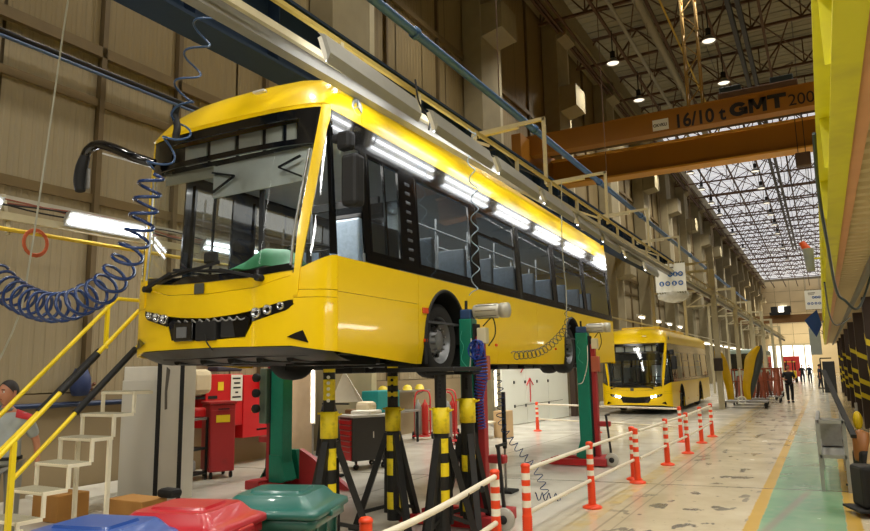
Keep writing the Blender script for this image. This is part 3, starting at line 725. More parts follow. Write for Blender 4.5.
        if s > 0:
            m = MB()
            for k in range(9): z = 1.57+.115*k; m.bbox((hwf(z)+.002, 1.88, z), (.012, .11, .035), .005)
            for k in range(9):
                z = 1.57+.115*k
            P(m, 'vent_louvre', M('louvre_grey', '#55585c', .35, .3))
            for y, z, nm in ((2.19, .98, 'side_reflector'), (2.18, .62, 'side_marker'), (4.45, .62, 'side_marker'), (7.4, .62, 'side_marker')):
                P(MB().bbox((1.355, y, z), (.02, .14 if z > .9 else .08, .07 if z > .9 else .04), .006), nm, M('amber_lens', '#d8480c', .25))
            P(MB().bbox((1.352, 10.9, .9), (.006, .3, .25), .002), 'charge_flap', YEL)
        # wheel arch rim
        for c, r in ARCH:
            pts = [(s*1.352, c+r*cos(pi*k/24), .60+r*1.12*sin(pi*k/24)) for k in range(25)]
            pts = [(s*1.352, c+r, .34)]+pts+[(s*1.352, c-r, .34)]
            P(MB().tube(pts, .022, 6), 'arch_trim', BLKM)
            P(MB().grid(lambda a, b: (s*(1.33-.55*b), c+r*cos(pi*a), .60+r*1.12*sin(pi*a)), 20, 1), 'arch_liner', BLKM)
            P(MB().box((min(s*.78, s*.80), c-r, .3), (max(s*.78, s*.80), c+r, 1.25)), 'arch_back', BLKM)
    # rear
    P(MB().grid(lambda a, b: ((a*2-1)*hwf(.36+3.0*b)*.995, BL-.01+.12*(1-abs(a*2-1)**4)-.1*b*b, .36+3.0*b), 16, 10), 'rear_panel', YEL, solid=.02)
    # ---- wheels, axles
    for ci, (c, r) in enumerate(ARCH):
        for s in (1, -1):
            wh = P(MB().lathe([(.30, .12), (.42, .14), (.475, .10), (.485, 0), (.475, -.10), (.42, -.14), (.30, -.12)], (s*1.13, c, .645), 'x', 32), 'tyre', RUBB)
            prof = [(.30, .12), (.285, .10), (.27, .02), (.24, .0), (.20, .015), (.15, .06), (.13, .10), (.10, .115), (.001, .12)] if ci == 0 else [(.30, .12), (.285, .1), (.27, -.02), (.22, -.06), (.14, -.08), (.13, .0), (.10, .03), (.001, .03)]
            rim = MB().lathe([(a, s*b) for a, b in prof], (s*1.13, c, .645), 'x', 28)
            P(rim, 'rim', M('rim_grey', '#8e9093', .4, .6), wh)
            m = MB()
            for k in range(10):
                a = 2*pi*k/10; m.cyl((s*(1.13+.055), c+.205*cos(a), .645+.205*sin(a)), (s*(1.13+.02), c+.205*cos(a), .645+.205*sin(a)), .028, n=8)
            P(m, 'rim_hole', BLKM, wh, kind='stuff')
            m = MB()
            for k in range(10):
                a = 2*pi*(k+.5)/10; m.cyl((s*(1.13+.07), c+.145*cos(a), .645+.145*sin(a)), (s*(1.13+.13), c+.145*cos(a), .645+.145*sin(a)), .014, n=6)
            P(m, 'wheel_nut', STL, wh, kind='stuff')
            if ci == 1: P(MB().lathe([(.30, .12), (.42, .14), (.475, .10), (.485, 0), (.475, -.10), (.42, -.14), (.30, -.12)], (s*.82, c, .645), 'x', 24), 'tyre', RUBB)
        P(MB().cyl((-1.1, c, .645), (1.1, c, .645), .07, n=10).bbox((0, c, .64), (.4, .4, .36), .06), 'axle', CHAS)
    # ---- underside and chassis
    m = MB(); m.box((-1.28, .5, .44), (1.28, 2.1, .60)).box((-.75, 2.1, .36), (.75, 3.5, .7)).box((-1.28, 3.45, .33), (1.28, 7.9, .55)).box((-.7, 7.9, .36), (.7, 9.35, .8)).box((-1.27, 9.35, .36), (1.27, 12.2, .62))
    P(m, 'underbody', CHAS)
    m = MB()
    for k in range(5): m.cyl((-.9+.4*k, .45, .42), (-.9+.4*k, 2.0, .40), .05, n=8)
    m.box((-1.0, .35, .43), (1.0, .5, .52)).box((-.9, .9, .36), (-.2, 1.3, .46)).box((.2, 1.0, .34), (.95, 1.7, .46))
    for k in range(6): m.bbox((-1.0+.05*(k % 2), 4.0+.6*k, .30), (.4, .4, .12), .02); m.bbox((1.0-.05*(k % 2), 3.9+.62*k, .31), (.35, .45, .1), .02)
    for k in range(5): m.cyl((.95, 9.6+.5*k, .36), (.4, 9.6+.5*k, .34), .09, n=10)
    P(m, 'chassis_gear', CHAS, kind='stuff')
    P(MB().cyl((.5, 3.6, .5), (.5, 3.9, .35), .05).cyl((-.5, 3.6, .5), (-.5, 3.9, .35), .05).cyl((-.9, 2.5, .5), (.9, 2.5, .5), .03), 'steering_rod', STL)
    P(MB().grid(lambda a, b: ((a*2-1)*1.30*(1-.03*b), fy((a*2-1)*1.30, .5)+.02+b*.75*(1-.4*abs(a*2-1)**3), .535-.02*abs(a*2-1)-.13*sin(b*pi*.5)), 30, 6), 'undertray', M('undertray_black', '#121212', .38, 0, .3, 6), solid=.01)
    # ---- interior
    INT = M('interior_grey', '#8b8f90', .6, 0, .1, 6); SEAT = M('seat_wrap', '#9fb2c4', .18, 0, .3, 16, bump=.6)
    P(MB().box((-1.27, .55, .85), (1.27, 12.1, .88)), 'cabin_floor', M('cabin_floor_grey', '#4c4f52', .5))
    P(MB().box((-1.22, .6, 2.72), (1.22, 12.1, 2.75)), 'cabin_ceiling', M('cabin_ceiling_white', '#c9cbc8', .5))
    P(MB().box((-1.27, .42, .86), (1.27, .46, 1.2)), 'dash_wall', BLKM)
    P(MB().grid(lambda a, b: ((a*2-1)*1.15, .20+.12*abs(a*2-1)**3+b*.55, 1.24+.14*sin(b*pi*.6)), 16, 6), 'dashboard', BLKM, solid=.03)
    P(MB().grid(lambda a, b: (-.05+a*.85, .30+b*.4, 1.36+.24*sin(a*pi)**.7*sin(b*pi*.8)+.012*sin(a*13+b*6)), 24, 10), 'green_cover', M('green_cloth', '#1f8a4f', .6, 0, .3, 12), solid=.01) if lifted else None
    P(MB().bbox((-.18, .2, 1.50), (.17, .06, .13), .02), 'dash_camera', BLKM)
    P(MB().lathe([(.23, -.012), (.245, 0), (.23, .012), (.215, 0), (.23, -.012)], (0, 0, 0), 'z', 24).bar((-.22, 0, 0), (.22, 0, 0), .03, .02).cyl((0, 0, 0), (0, 0, -.35), .03, n=8), 'steering_wheel', BLKM).location = (.62, .85, 1.62)
    if lifted:
        P(MB().grid(lambda a, b: (-.22+a*1.3, .24+.05*a, 2.16+b*.36+.05*a*1), 4, 2, False), 'sun_blind', M('blind_white', '#f1f3ee', .6), solid=.01)
        m = MB()
        for x0, x1 in ((-.2, .12), (1.0, .72)):
            m.bar((x0, .2, 2.44), (x1, .2, 2.36), .02); m.bar((x1, .2, 2.36), (x0+.02, .2, 2.22), .02)
        P(m, 'blind_hinge', BLKM)
        P(MB().box((-1.0, .28, 2.42), (-.25, .30, 2.55)), 'sun_blind', M('blind_cream', '#cfcbb8', .6))
        P(MB().bbox((1.0, 1.75, 1.55), (.04, .75, .9), .01), 'cab_door', INT)
    else:
        P(MB().box((-1.0, .24, 2.28), (1.0, .26, 2.55)), 'sun_blind', BLKM)
    sm = MB().bbox((0, 0, .42), (.44, .44, .1), .03).bbox((0, .22, .78), (.44, .09, .7), .03).mesh('seat', SEAT)
    lg = MB().bar((0, 0, 0), (0, 0, .38), .06).mesh('leg', STL)
    for i in range(9):
        for x in (-.95, -.5, .5, .95):
            y = 2.6+1.02*i
            if abs(x) < .6 and i in (0, 1): continue
            o = meshcopy(sm, 'seat', bus, (x, y, .88)); meshcopy(lg, 'leg', o, (0, 0, 0))
    o = meshcopy(sm, 'driver_seat', bus, (.62, 1.35, .95))
    P(MB().bbox((.62, 1.62, 2.0), (.44, .12, .3), .05), 'head_rest', BLKM); P(MB().bbox((.62, 1.4, 1.3), (.5, .5, .3), .05), 'driver_seat_base', BLKM)
    pm = MB().cyl((0, 0, .88), (0, 0, 2.72), .017, n=8).mesh('grab_pole', M('pole_grey', '#b5b9bb', .25, .6))
    for i in range(8):
        for x in (-.3, .3): meshcopy(pm, 'grab_pole', bus, (x, 2.1+1.25*i, 0))
    for x in (-.33, .33): P(MB().cyl((x, 2.0, 2.5), (x, 11.6, 2.5), .016, n=6), 'grab_rail', M('pole_grey', '#b5b9bb'))
    P(MB().box((-.9, 1.75, .9), (-.82, 1.78, 2.7)).box((.2, 1.8, .9), (.26, 1.84, 2.7)).box((-.3, 1.85, 2.3), (.9, 1.9, 2.4)), 'partition_frame', BLKM)
    P(MB().box((.26, 1.82, .9), (1.2, 1.84, 2.3)), 'partition_glass', BGLASS)
    P(MB().box((-1.27, .9, 1.3), (-1.24, 12.0, 1.4)).box((1.24, 1.8, 1.3), (1.27, 12.0, 1.4)), 'inner_lining', INT)
    # ---- mirrors
    mr = P(MB().bbox((1.49, .42, 2.16), (.20, .17, .54), .045), 'side_mirror', BLKM)
    P(MB().bbox((1.42, .40, 2.58), (.17, .13, .20), .04).bbox((1.33, .40, 2.62), (.15, .10, .09), .03), 'mirror_arm', BLKM, mr)
    P(MB().box((1.42, .505, 1.93), (1.56, .51, 2.38)), 'mirror_glass', M('mirror', '#c8ccd0', .03, 1), mr)
    arm = catmull([(-1.04, .14, 2.66), (-1.24, .02, 2.74), (-1.51, -.06, 2.87), (-1.71, -.1, 2.93), (-1.85, -.12, 2.88), (-1.93, -.13, 2.74)], 8)
    ml = P(MB().tube(arm, [.06-.015*abs(i/len(arm)-.3) for i in range(len(arm))], 10), 'mirror_arm', BLK)
    P(MB().tube(catmull([(-1.89, -.12, 2.82), (-1.93, -.13, 2.68), (-1.95, -.13, 2.52), (-1.93, -.13, 2.40)], 6), [.055+.015*sin(i/18*pi) for i in range(19)], 10), 'mirror_head', BLKM, ml)
    P(MB().bar((-1.09, .1, 2.63), (-1.64, -.08, 2.82), .018, .018), 'mirror_strut', M('trim_white', '#d8d8d4', .4), ml)
    P(MB().bbox((-1.87, -.09, 2.55), (.07, .04, .26), .02), 'mirror_glass', STL, ml)
    if not lifted:
        m = MB()
        for k in range(8): m.bar((-.9, 1.2+1.3*k, 3.5), (.9, 1.2+1.3*k, 3.5), .05); 
        P(m, 'roof_rails', YEL, kind='stuff')
        for y in (3, 7): P(MB().bbox((0, y, 3.62), (1.6, 2.4, .14), .03), 'roof_unit', YEL)
    KIDS[bus] = list(bus.children)
    if lifted: CABIN = light('AREA', 'cabin_fill_light', (0, 6, 2.70), 90, (1, .97, .92), 1.4, 10); CABIN.parent = bus; CB2 = light('AREA', 'cabin_fill_light', (0, 1.1, 2.66), 34, (1, .97, .92), 1.4, .8); CB2.parent = bus  # area lights added to brighten the interior behind the glass
    return bus
A = R(2.187)
bus1 = make_bus('large yellow bus raised on black and yellow jack stands', None, True)
bus1.location = (-4.085-1.35*cos(A), 5.03-1.35*sin(A), 1.6); bus1.rotation_euler = (0, 0, A)
bus2 = make_bus('smaller-looking yellow bus with lit headlamps parked on the floor behind the lifted one', None, False)
bus2.location = (-6.62, 28, -.155); bus2.rotation_euler = (0, 0, R(1.2))
# strip lamps facing the side glass
sl = strip_lamp('strip_lamp', 1.75, 3, .34); sl_first = True
import itertools
for i, y in enumerate((5.55, 7.7, 9.75, 11.85, 13.95, 16.05, 18.6, 21.4, 24.2, 27)):
    o = sl if i == 0 else clone(sl)
    o.location = LAMP_POS(y); o.rotation_euler = (0, R(LAMP_TILT), A if y < 17 else 0)
    tag(o, 'lit strip lamp under the gantry rail, %s from the camera' % ['nearest', 'second', 'third', 'fourth', 'fifth', 'sixth', 'seventh', 'eighth', 'ninth', 'tenth'][i], 'lamp', 'strip lamps under the gantry')
# ---------------------------------------------------------------- jack stands
STRB, STRY = SBLK, SYEL
def striped_tube(p0, p1, r, bands, n=18):
    """bands: list of (t0, t1) painted yellow"""
    m = MB(); p0 = Vector(p0); p1 = Vector(p1); cuts = sorted({0, 1, *[t for b in bands for t in b]})
    for a, b in zip(cuts, cuts[1:]):
        m.mi = 1 if any(x <= (a+b)/2 <= y for x, y in bands) else 0
        m.cyl(p0.lerp(p1, a), p0.lerp(p1, b), r*1.06, n=n, cap=False)
    m.mi = 0; m.cyl(p0, p0+(p1-p0)*.002, r, n=n); m.cyl(p1-(p1-p0)*.002, p1, r, n=n); return m
def jack_stand(loc, rz, ztop, label, inner_bands, outer_bands, zc=1.32, leg_r=.46, phase=0):
    t = thing('jack_stand', label, 'jack stand', loc, rz, 'jack stands under the lifted bus')
    striped_tube((0, 0, .12), (0, 0, zc), .078, outer_bands).build('outer_tube', [STRB, STRY], t)
    striped_tube((0, 0, zc-.1), (0, 0, ztop-.03), .062, inner_bands).build('inner_tube', [STRB, STRY], t)
    m = MB()
    for k in range(5):
        z = zc+.14+k*(ztop-zc-.2)/5; m.cyl((.03, -.06, z), (.036, -.078, z), .018, n=8)
    m.build('pin_hole', WHT if 'nearest' in label else M('hole_dark', '#050505', .8), t, kind='stuff')
    MB().lathe([(.08, 0), (.096, 0), (.096, .28), (.08, .28)], (0, 0, zc-.26), n=18).build('collar', STRY, t)
    MB().bar((-.13, -.02, zc+.0), (.13, -.02, zc+.0), .02).bar((.09, 0, zc-.03), (.16, 0, zc-.0), .015).build('lock_pin', SYEL, t)
    MB().bbox((0, 0, ztop-.015), (.26, .2, .035), .006).build('saddle', BLKM, t)
    for k in range(3):
        a = phase+2*pi*k/3+.35
        x, y = cos(a), sin(a)
        m = MB(); m.bar((x*.07, y*.07, 1.12), (x*leg_r, y*leg_r, .05), .07, .07); l = m.build('leg', STRB, t)
        MB().bbox((x*leg_r, y*leg_r, .03), (.14, .14, .05), .01).build('foot', STRB, l)
        m = MB(); m.bar((x*.07, y*.07, .28), (x*leg_r*.86, y*leg_r*.86, .2), .04, .04); m.build('brace', STRB, t)
        m = MB(); m.bar((x*.074+.0, y*.074, .95), (x*.085, y*.085, .2), .05, .05); m.build('gusset', STRB, t)
    return t
OB = [(.93, .99), (.56, .70), (.36, .48), (.10, .2)]
jack_stand((-4.72, 6.06, 0), R(5), 1.93, 'jack stand nearest the teal bin, under the front corner of the bus', [(.93, 1), (.42, .8)], [(.55, .72), (.36, .44)], 1.42, phase=.3)
jack_stand((-4.62, 7.18, 0), R(0), 1.95, 'second jack stand from the left, its upper tube with short yellow bands', [(.93, 1), (.62, .80), (.40, .50)], [(.62, .76), (.40, .55), (.1, .25)], 1.41, phase=1.1)
jack_stand((-3.78, 6.86, 0), R(0), 1.84, 'third jack stand from the left, just before the bus wheel', [], [(.64, .76), (.45, .56), (.22, .34)], 1.43, leg_r=.36, phase=.2)
jack_stand((-3.70, 7.36, 0), R(0), 1.84, 'fourth jack stand, rightmost, beside the green lift column', [], [(.42, .55), (.1, .22)], 1.51, leg_r=.36, phase=.9)
tag(MB().bbox((-3.98, 7.08, 1.87), (.9, .72, .05), .01).build('support_beam', BLKM), 'flat black support beam lying on the third and fourth jack stands', 'beam')
pl = MB().bbox((-4.15, 8.25, .018), (1.0, .5, .035), .01).build('floor_plate', M('steel_plate', '#6a6a66', .45, .5, .2, 8)); tag(pl, 'grey steel floor plate beneath the fourth jack stand and green lift', 'plate')
# ---------------------------------------------------------------- column lifts
def lift(loc, rz, h, w, d, label, motor=True, lean=0):
    t = thing('column_lift', label, 'vehicle lift', loc, rz, 'green and red column lifts')
    m = MB(); m.bbox((0, 0, .25+h/2-.1), (w, d, h-.3), .012); m.build('column', GRN, t)
    MB().prism([(-w*.5, -d/2-.02, .12), (w*.5, -d/2-.02, .12), (w*.5, -d/2-.02, .55), (-w*.35, -d/2-.02, .55), (-w*.85, -d/2-.02, .16)], (0, d+.04, 0)).build('gusset', GRN, t)
    MB().bbox((w*.5+.075, .02, h*.46), (.09, .13, h*.9), .01).build('carriage_post', DRED, t)
    MB().bbox((w*.5+.02, .02, h*.5), (.03, .18, h*.95), .005).build('guide_rail', BLKM, t)
    for s in (-1, 1):
        MB().prism([(-.85, s*.3-.06, 0.02), (.35, s*.3-.06, 0.02), (.35, s*.3-.06, .14), (-.7, s*.3-.06, .12), (-.85, s*.3-.06, .07)], (0, .12, 0)).build('base_leg', RED, t)
    MB().bbox((.28, 0, .09), (.3, .75, .14), .015).build('base_beam', DRED, t)
    MB().lathe([(.05, -.03), (.125, -.03), (.13, -.02), (.13, .02), (.125, .03), (.05, .03)], (.52, -.28, .135), 'y', 18).build('wheel', M('caster_grey', '#a7a49a', .5), t)
    MB().lathe([(.001, -.04), (.05, -.04), (.05, .04), (.001, .04)], (.52, -.28, .135), 'y', 12).build('wheel_hub', BLKM, t)
    MB().bar((.5, -.2, .15), (.42, -.15, .95), .035).bar((.42, -.2, .95), (.42, .12, .95), .03).build('tow_handle', BLKM, t)
    MB().bbox((.36, -.02, .78), (.22, .12, .1), .02).build('pump_block', DRED, t)
    if motor:
        MB().bbox((0, 0, h+.06), (w*.9, d*.9, .13), .02).build('gearbox', M('gearbox_blue', '#2b4a78', .4), t)
        m = MB().lathe([(.001, .1), (.085, .1), (.09, .12), (.09, .42), (.08, .44), (.08, .46), (.095, .46), (.095, .56), (.001, .565)], (0, 0, h+.09), 'x', 20); m.build('motor', M('motor_grey', '#b9b5a6', .4, .2), t)
        m = MB()
        for k in range(8): a = 2*pi*k/8; m.bar((.14, .092*cos(a), h+.09+.092*sin(a)), (.42, .092*cos(a), h+.09+.092*sin(a)), .008)
        m.build('cooling_fins', M('motor_dark', '#5d5a50', .5), t, kind='stuff')
        MB().cyl((-.02, 0, h+.1), (-.02, 0, h+.24), .02, n=8).build('sensor', BLKM, t)
        MB().bbox((w*.5+.13, -.03, h-.22), (.12, .12, .2), .01).build('control_box', M('box_beige', '#cfc6a6', .5), t)
        MB().bbox((w*.5+.13, -.05, h-.62), (.16, .1, .3), .01).build('control_box', M('box_red_beige', '#a9573f', .5), t)
        MB().tube(catmull([(w*.5+.13, -.02, h-.1), (.35, -.02, h-.0), (.38, -.02, h-.2), (w*.5+.2, -.02, h-.35)], 6), .009, 5).build('cable', BLKM, t)
        MB().tube(catmull([(w*.5-.0, -.1, h-.25), (w*.5-.0, -.16, h-.6), (w*.1, -.2, h-.95), (-w*.3, -.2, h-1.0)], 8), .008, 5).build('loose_cable', WHT, t)
    MB().tube(catmull([(-w*.2, -d/2-.02, h-.15), (-w*.35, -d/2-.02, h-.25), (-w*.1, -d/2-.02, h-.35), (-w*.3, -d/2-.02, h-.5), (w*.1, -d/2-.02, h-.6)], 5), .004, 4).build('scribble', M('chalk_green', '#4fb69c', .6), t)
    return t
l1 = lift((-3.93, 7.9, 0), R(2), 2.5, .17, .19, 'green lift column with grey motor in front of the near front wheel')
l2 = lift((-4.17, 13.5, 0), R(2), 2.55, .24, .22, 'green lift column with motor at the rear wheel of the lifted bus')
l3 = lift((-7.92, 8.9, 0), R(180), 2.5, .26, .24, 'green lift column on the far side of the bus beside the red cabinets', False)
MB().bbox((-.36, .05, .0), (.16, .3, .9), .02).build('steel_carriage', M('grey_green_steel', '#6f8175', .4, .5), l3).location = (.60, 0, 1.5)
m = MB()
for z in (1.3, 1.55, 1.8): m.lathe([(.001, .24), (.07, .24), (.07, .3), (.001, .3)], (.27, .05, z), 'y', 12)
m.build('carriage_roller', BLKM, l3, kind='stuff')
# wide splayed red feet of the far lift
MB().prism([(-.25, -.35, .02), (.75, -.35, .02), (.35, -.35, .6), (-.1, -.35, .6)], (0, .1, 0)).build('base_gusset', GRN, l3)
MB().prism([(-1.25, -.32, .02), (-.2, -.32, .02), (-.2, -.32, .62), (-.45, -.32, .5)], (0, .1, 0)).build('base_gusset', DRED, l3)
# blue hose bundle hanging on the first lift
hb_ = coil([(-3.72, 7.72, 2.12), (-3.66, 7.7, 1.8), (-3.72, 7.72, 1.5), (-3.70, 7.75, 1.15)], 26, lambda t: .085-.04*t, .008, 12, 4)
tag(hb_.build('air_hose', M('hose_royal_blue', '#1d3f9a', .3)), 'bunched blue spiral hose hanging on the near green lift column', 'hose')
m = MB()
random.seed(3)
for k in range(16):
    a = random.random()*6; pts = [(-3.70+.10*cos(a+q)*(.6+.4*sin(k)), 7.66+.05*sin(q*1.7+k), 2.10+.12*sin(a+q)) for q in [i*.5 for i in range(13)]]; m.tube(pts, .006, 4)
tag(m.build('tangled_hose', M('hose_royal_blue', '#1d3f9a')), 'tangle of thin blue hose knotted beside the lift motor', 'hose', kind='stuff')
# stand with black rod and coil
o = thing('black_pole_stand', 'thin black pole on a grey rod standing right of the jack stands', 'pole', (-4.42, 10.05, 0))
MB().bbox((0, 0, 1.08), (.055, .055, .86), .005).build('pole', BLKM, o); MB().cyl((.0, 0, 0), (.0, 0, .66), .02, n=8).build('rod', STL, o); MB().bbox((0, 0, .02), (.3, .3, .04), .01).build('base', BLKM, o)
cz = coil([(-4.52, 9.95, 1.95), (-4.42, 9.95, 1.5), (-4.42, 9.92, 1.1), (-4.25, 9.9, .8), (-4.05, 9.9, .58), (-3.85, 9.9, .35), (-3.72, 9.9, .03)], 19, .055, .007, 12, 4)
tag(cz.build('coiled_air_hose', BLUEP), 'thin blue coiled air hose dangling right of the black pole', 'hose')
cz = coil([(-3.78, 9.6, .05), (-3.6, 9.65, .05), (-3.42, 9.7, .04)], 4, .055, .008, 12, 4)
tag(cz.build('coiled_air_hose', BLUEP), 'short piece of blue coiled hose lying on the pale floor', 'hose')
# big coiled hoses at the front of the bus
h1 = [(-8.1, 4.3, 3.0), (-7.78, 4.3, 2.82), (-7.42, 4.3, 2.68), (-7.1, 4.3, 2.60), (-6.84, 4.3, 2.58), (-6.59, 4.3, 2.60), (-6.36, 4.3, 2.66), (-6.13, 4.3, 2.73), (-5.92, 4.3, 2.89), (-5.78, 4.3, 3.04), (-5.66, 4.3, 3.25), (-5.58, 4.3, 3.5), (-5.50, 4.3, 3.8)]
def crad(t): return .16-.03*t if t < .65 else .14-.11*(t-.65)
tag(coil(h1, 21, crad, .018, 18, 6).build('coiled_air_hose', BLUEP), 'thick dark blue coiled air hose sweeping past the windscreen', 'hose')
h2 = [(-5.50, 4.3, 3.8), (-5.3, 4.3, 4.0), (-5.12, 4.3, 4.2), (-5.12, 4.3, 4.5), (-5.0, 4.3, 4.8), (-4.88, 4.3, 5.1), (-4.68, 4.3, 5.5), (-4.6, 4.3, 5.9)]
tag(coil(h2, 8, .10, .011, 18, 5).build('coiled_air_hose', M('hose_navy', '#27466f', .3)), 'slender navy coiled hose hanging from above the roof corner', 'hose')
tag(MB().tube(catmull([(-5.2, 4.3, 4.42), (-5.24, 4.32, 4.34), (-5.18, 4.3, 4.2), (-5.2, 4.3, 4.1)], 5), .035, 8).build('hose_connector', BLKM), 'black hose connector with tape at the roof corner', 'connector')
cb = MB().tube(catmull([(-7.0, 4.4, 7.2), (-7.22, 4.4, 6.2), (-7.42, 4.4, 4.6), (-7.64, 4.4, 3.0), (-7.78, 4.4, 2.5), (-8.15, 4.4, 1.95)], 8), .012, 6)
tag(cb.build('hanging_cable', M('cable_grey', '#a9a796', .5)), 'pale grey cable hanging from the roof past the left wall', 'cable')
# cables on the bus side
for pts, n_, lb in (([(-3.95, 8.2, 5.2), (-3.9, 8.15, 4.85), (-3.92, 8.1, 4.6), (-3.88, 8.1, 4.2), (-3.9, 8.1, 3.6), (-3.9, 8.1, 3.1), (-3.9, 8.0, 2.8)], 9, 'pale blue spiral cable hanging down the side windows'),):
    tag(coil(pts, n_, .05, .008, 12, 4).build('spiral_cable', M('cable_pale_blue', '#8ea3b3', .4)), lb, 'cable')
tag(MB().tube(catmull([(-3.95, 6.7, 5.3), (-3.9, 6.7, 5.0), (-3.88, 6.9, 4.85), (-3.86, 6.85, 4.7)], 6), .012, 5).build('loose_cable', BLKM), 'black cable looping over the yellow roof edge', 'cable')
tag(MB().tube(catmull([(-3.95, 12, 5.3), (-3.96, 11.9, 4.2), (-3.95, 11.9, 3.6), (-3.93, 11.9, 3.2), (-3.93, 11.8, 2.4)], 6), .01, 5).build('straight_cable', M('cable_grey', '#a9a796')), 'thin grey cable hanging straight down past the third window', 'cable')
tag(coil([(-3.9, 11.85, 3.0), (-3.88, 11.7, 2.6), (-3.9, 10.9, 2.25), (-3.9, 10.2, 2.1), (-3.9, 9.3, 2.05)], 17, .06, .007, 12, 4).build('spiral_cable', M('cable_dark_blue', '#33404f', .4)), 'dark spiral cable slanting across the yellow side panel', 'cable')
# ---------------------------------------------------------------- safety posts and pipes
def post_meshes():
    b = MB().lathe([(.001, .0), (.13, .0), (.13, .02), (.07, .045), (.05, .05)], n=18).mesh('base', ORG)
    m = MB(); m.mi = 0
    prof = [(0.05, .05)]; z = .06
    while z < .34: prof += [(.055, z), (.048, z+.012)]; z += .024
    m.lathe(prof+[(.047, .36)], n=16)
    cuts = [(.36, .42, 0), (.42, .49, 1), (.49, .57, 0), (.57, .64, 1), (.64, .70, 0), (.70, .77, 1), (.77, .83, 0)]
    for a, c, k in cuts: m.mi = k; m.cyl((0, 0, a), (0, 0, c), .046, n=16, cap=False)
    m.mi = 0; m.lathe([(.046, .83), (.05, .83), (.05, .85), (.035, .865), (.001, .87)], n=16)
    return b, m.mesh('tube', [ORG, RWHT])
PB, PT = post_meshes()
posts = [(-2.85, 4.07, 'orange post cap at the bottom of the frame beside the teal bin'), (-2.98, 6.5, 'orange striped post where the thick white pipe ends'), (-2.86, 7.02, 'nearest full striped post, its base below the frame'),
 (-2.88, 9.38, 'striped post whose foot stands on the yellow line before the red lift feet'), (-2.8, 11.64, 'right post of the touching pair beyond the slab joint'), (-2.93, 11.95, 'left post of the touching pair, slightly behind'),
 (-2.77, 13.94, 'lone striped post fifth along the yellow line'), (-2.72, 15.9, 'striped post in front of the lit bus, pipes on both sides'), (-3.25, 18.2, 'striped post close behind, half hidden at the pipe corner'), (-2.76, 18.1, 'second striped post from the far end of the line'), (-2.74, 19.8, 'last and smallest striped post of the line'),
 (-7.74, 20.1, 'striped post alone before the white board with red arrows'), (-5.9, 20.1, 'striped post partly hidden behind the rear lift column')]
for x, y, lb in posts:
    t = thing('safety_post', lb, 'safety post', (x, y, 0), group='orange striped safety posts')
    meshcopy(PB, 'base', t, (0, 0, 0)); meshcopy(PT, 'tube', t, (0, 0, 0))
PIPE = M('barrier_pipe_white', '#e0d8c4', .4, 0, .1, 4)
def barrier(a, b, lb, r=.024, sag=0):
    mid = [(a[0]+b[0])/2, (a[1]+b[1])/2, (a[2]+b[2])/2-sag]
    tag(MB().tube(catmull([a, mid, b], 6), r, 8).build('barrier_pipe', PIPE), lb, 'pipe', 'white barrier pipes between the posts')
barrier((-2.6, 2.9, .80), (-2.96, 6.45, .80), 'thick white pipe with black marks from bin to post', .028, .05)
barrier((-2.7, 3.0, .36), (-2.96, 6.45, .36), 'lower white pipe crossing the bottom edge of the frame', .026, .04)
for (a, b, n1) in (((-2.86, 7.05), (-2.88, 9.35), 'nearest two full posts'), ((-2.88, 9.4), (-2.84, 11.7), 'yellow line post and the pair'), ((-2.8, 11.9), (-2.77, 13.9), 'pair and the lone fifth post'), ((-2.77, 14), (-2.72, 15.85), 'fifth post and the next'), ((-2.72, 15.9), (-2.74, 19.8), 'last posts of the line')):
    for z, w_ in ((.80, 'upper'), (.36, 'lower')): barrier((*a, z), (*b, z), '%s white pipe between the %s' % (w_, n1))
for z, w_ in ((.80, 'upper'), (.36, 'lower')): barrier((-7.7, 20.1, z), (-3.3, 18.3, z), '%s cross pipe in front of the parked bus' % w_)
m = MB()
for k in (0, .32): m.cyl((-2.876, 5.65+k, .758), (-2.878, 5.67+k, .759), .03, n=10)
tag(m.build('tape_mark', BLKM), 'two thin black tape rings on the thick white pipe', 'tape', kind='stuff')
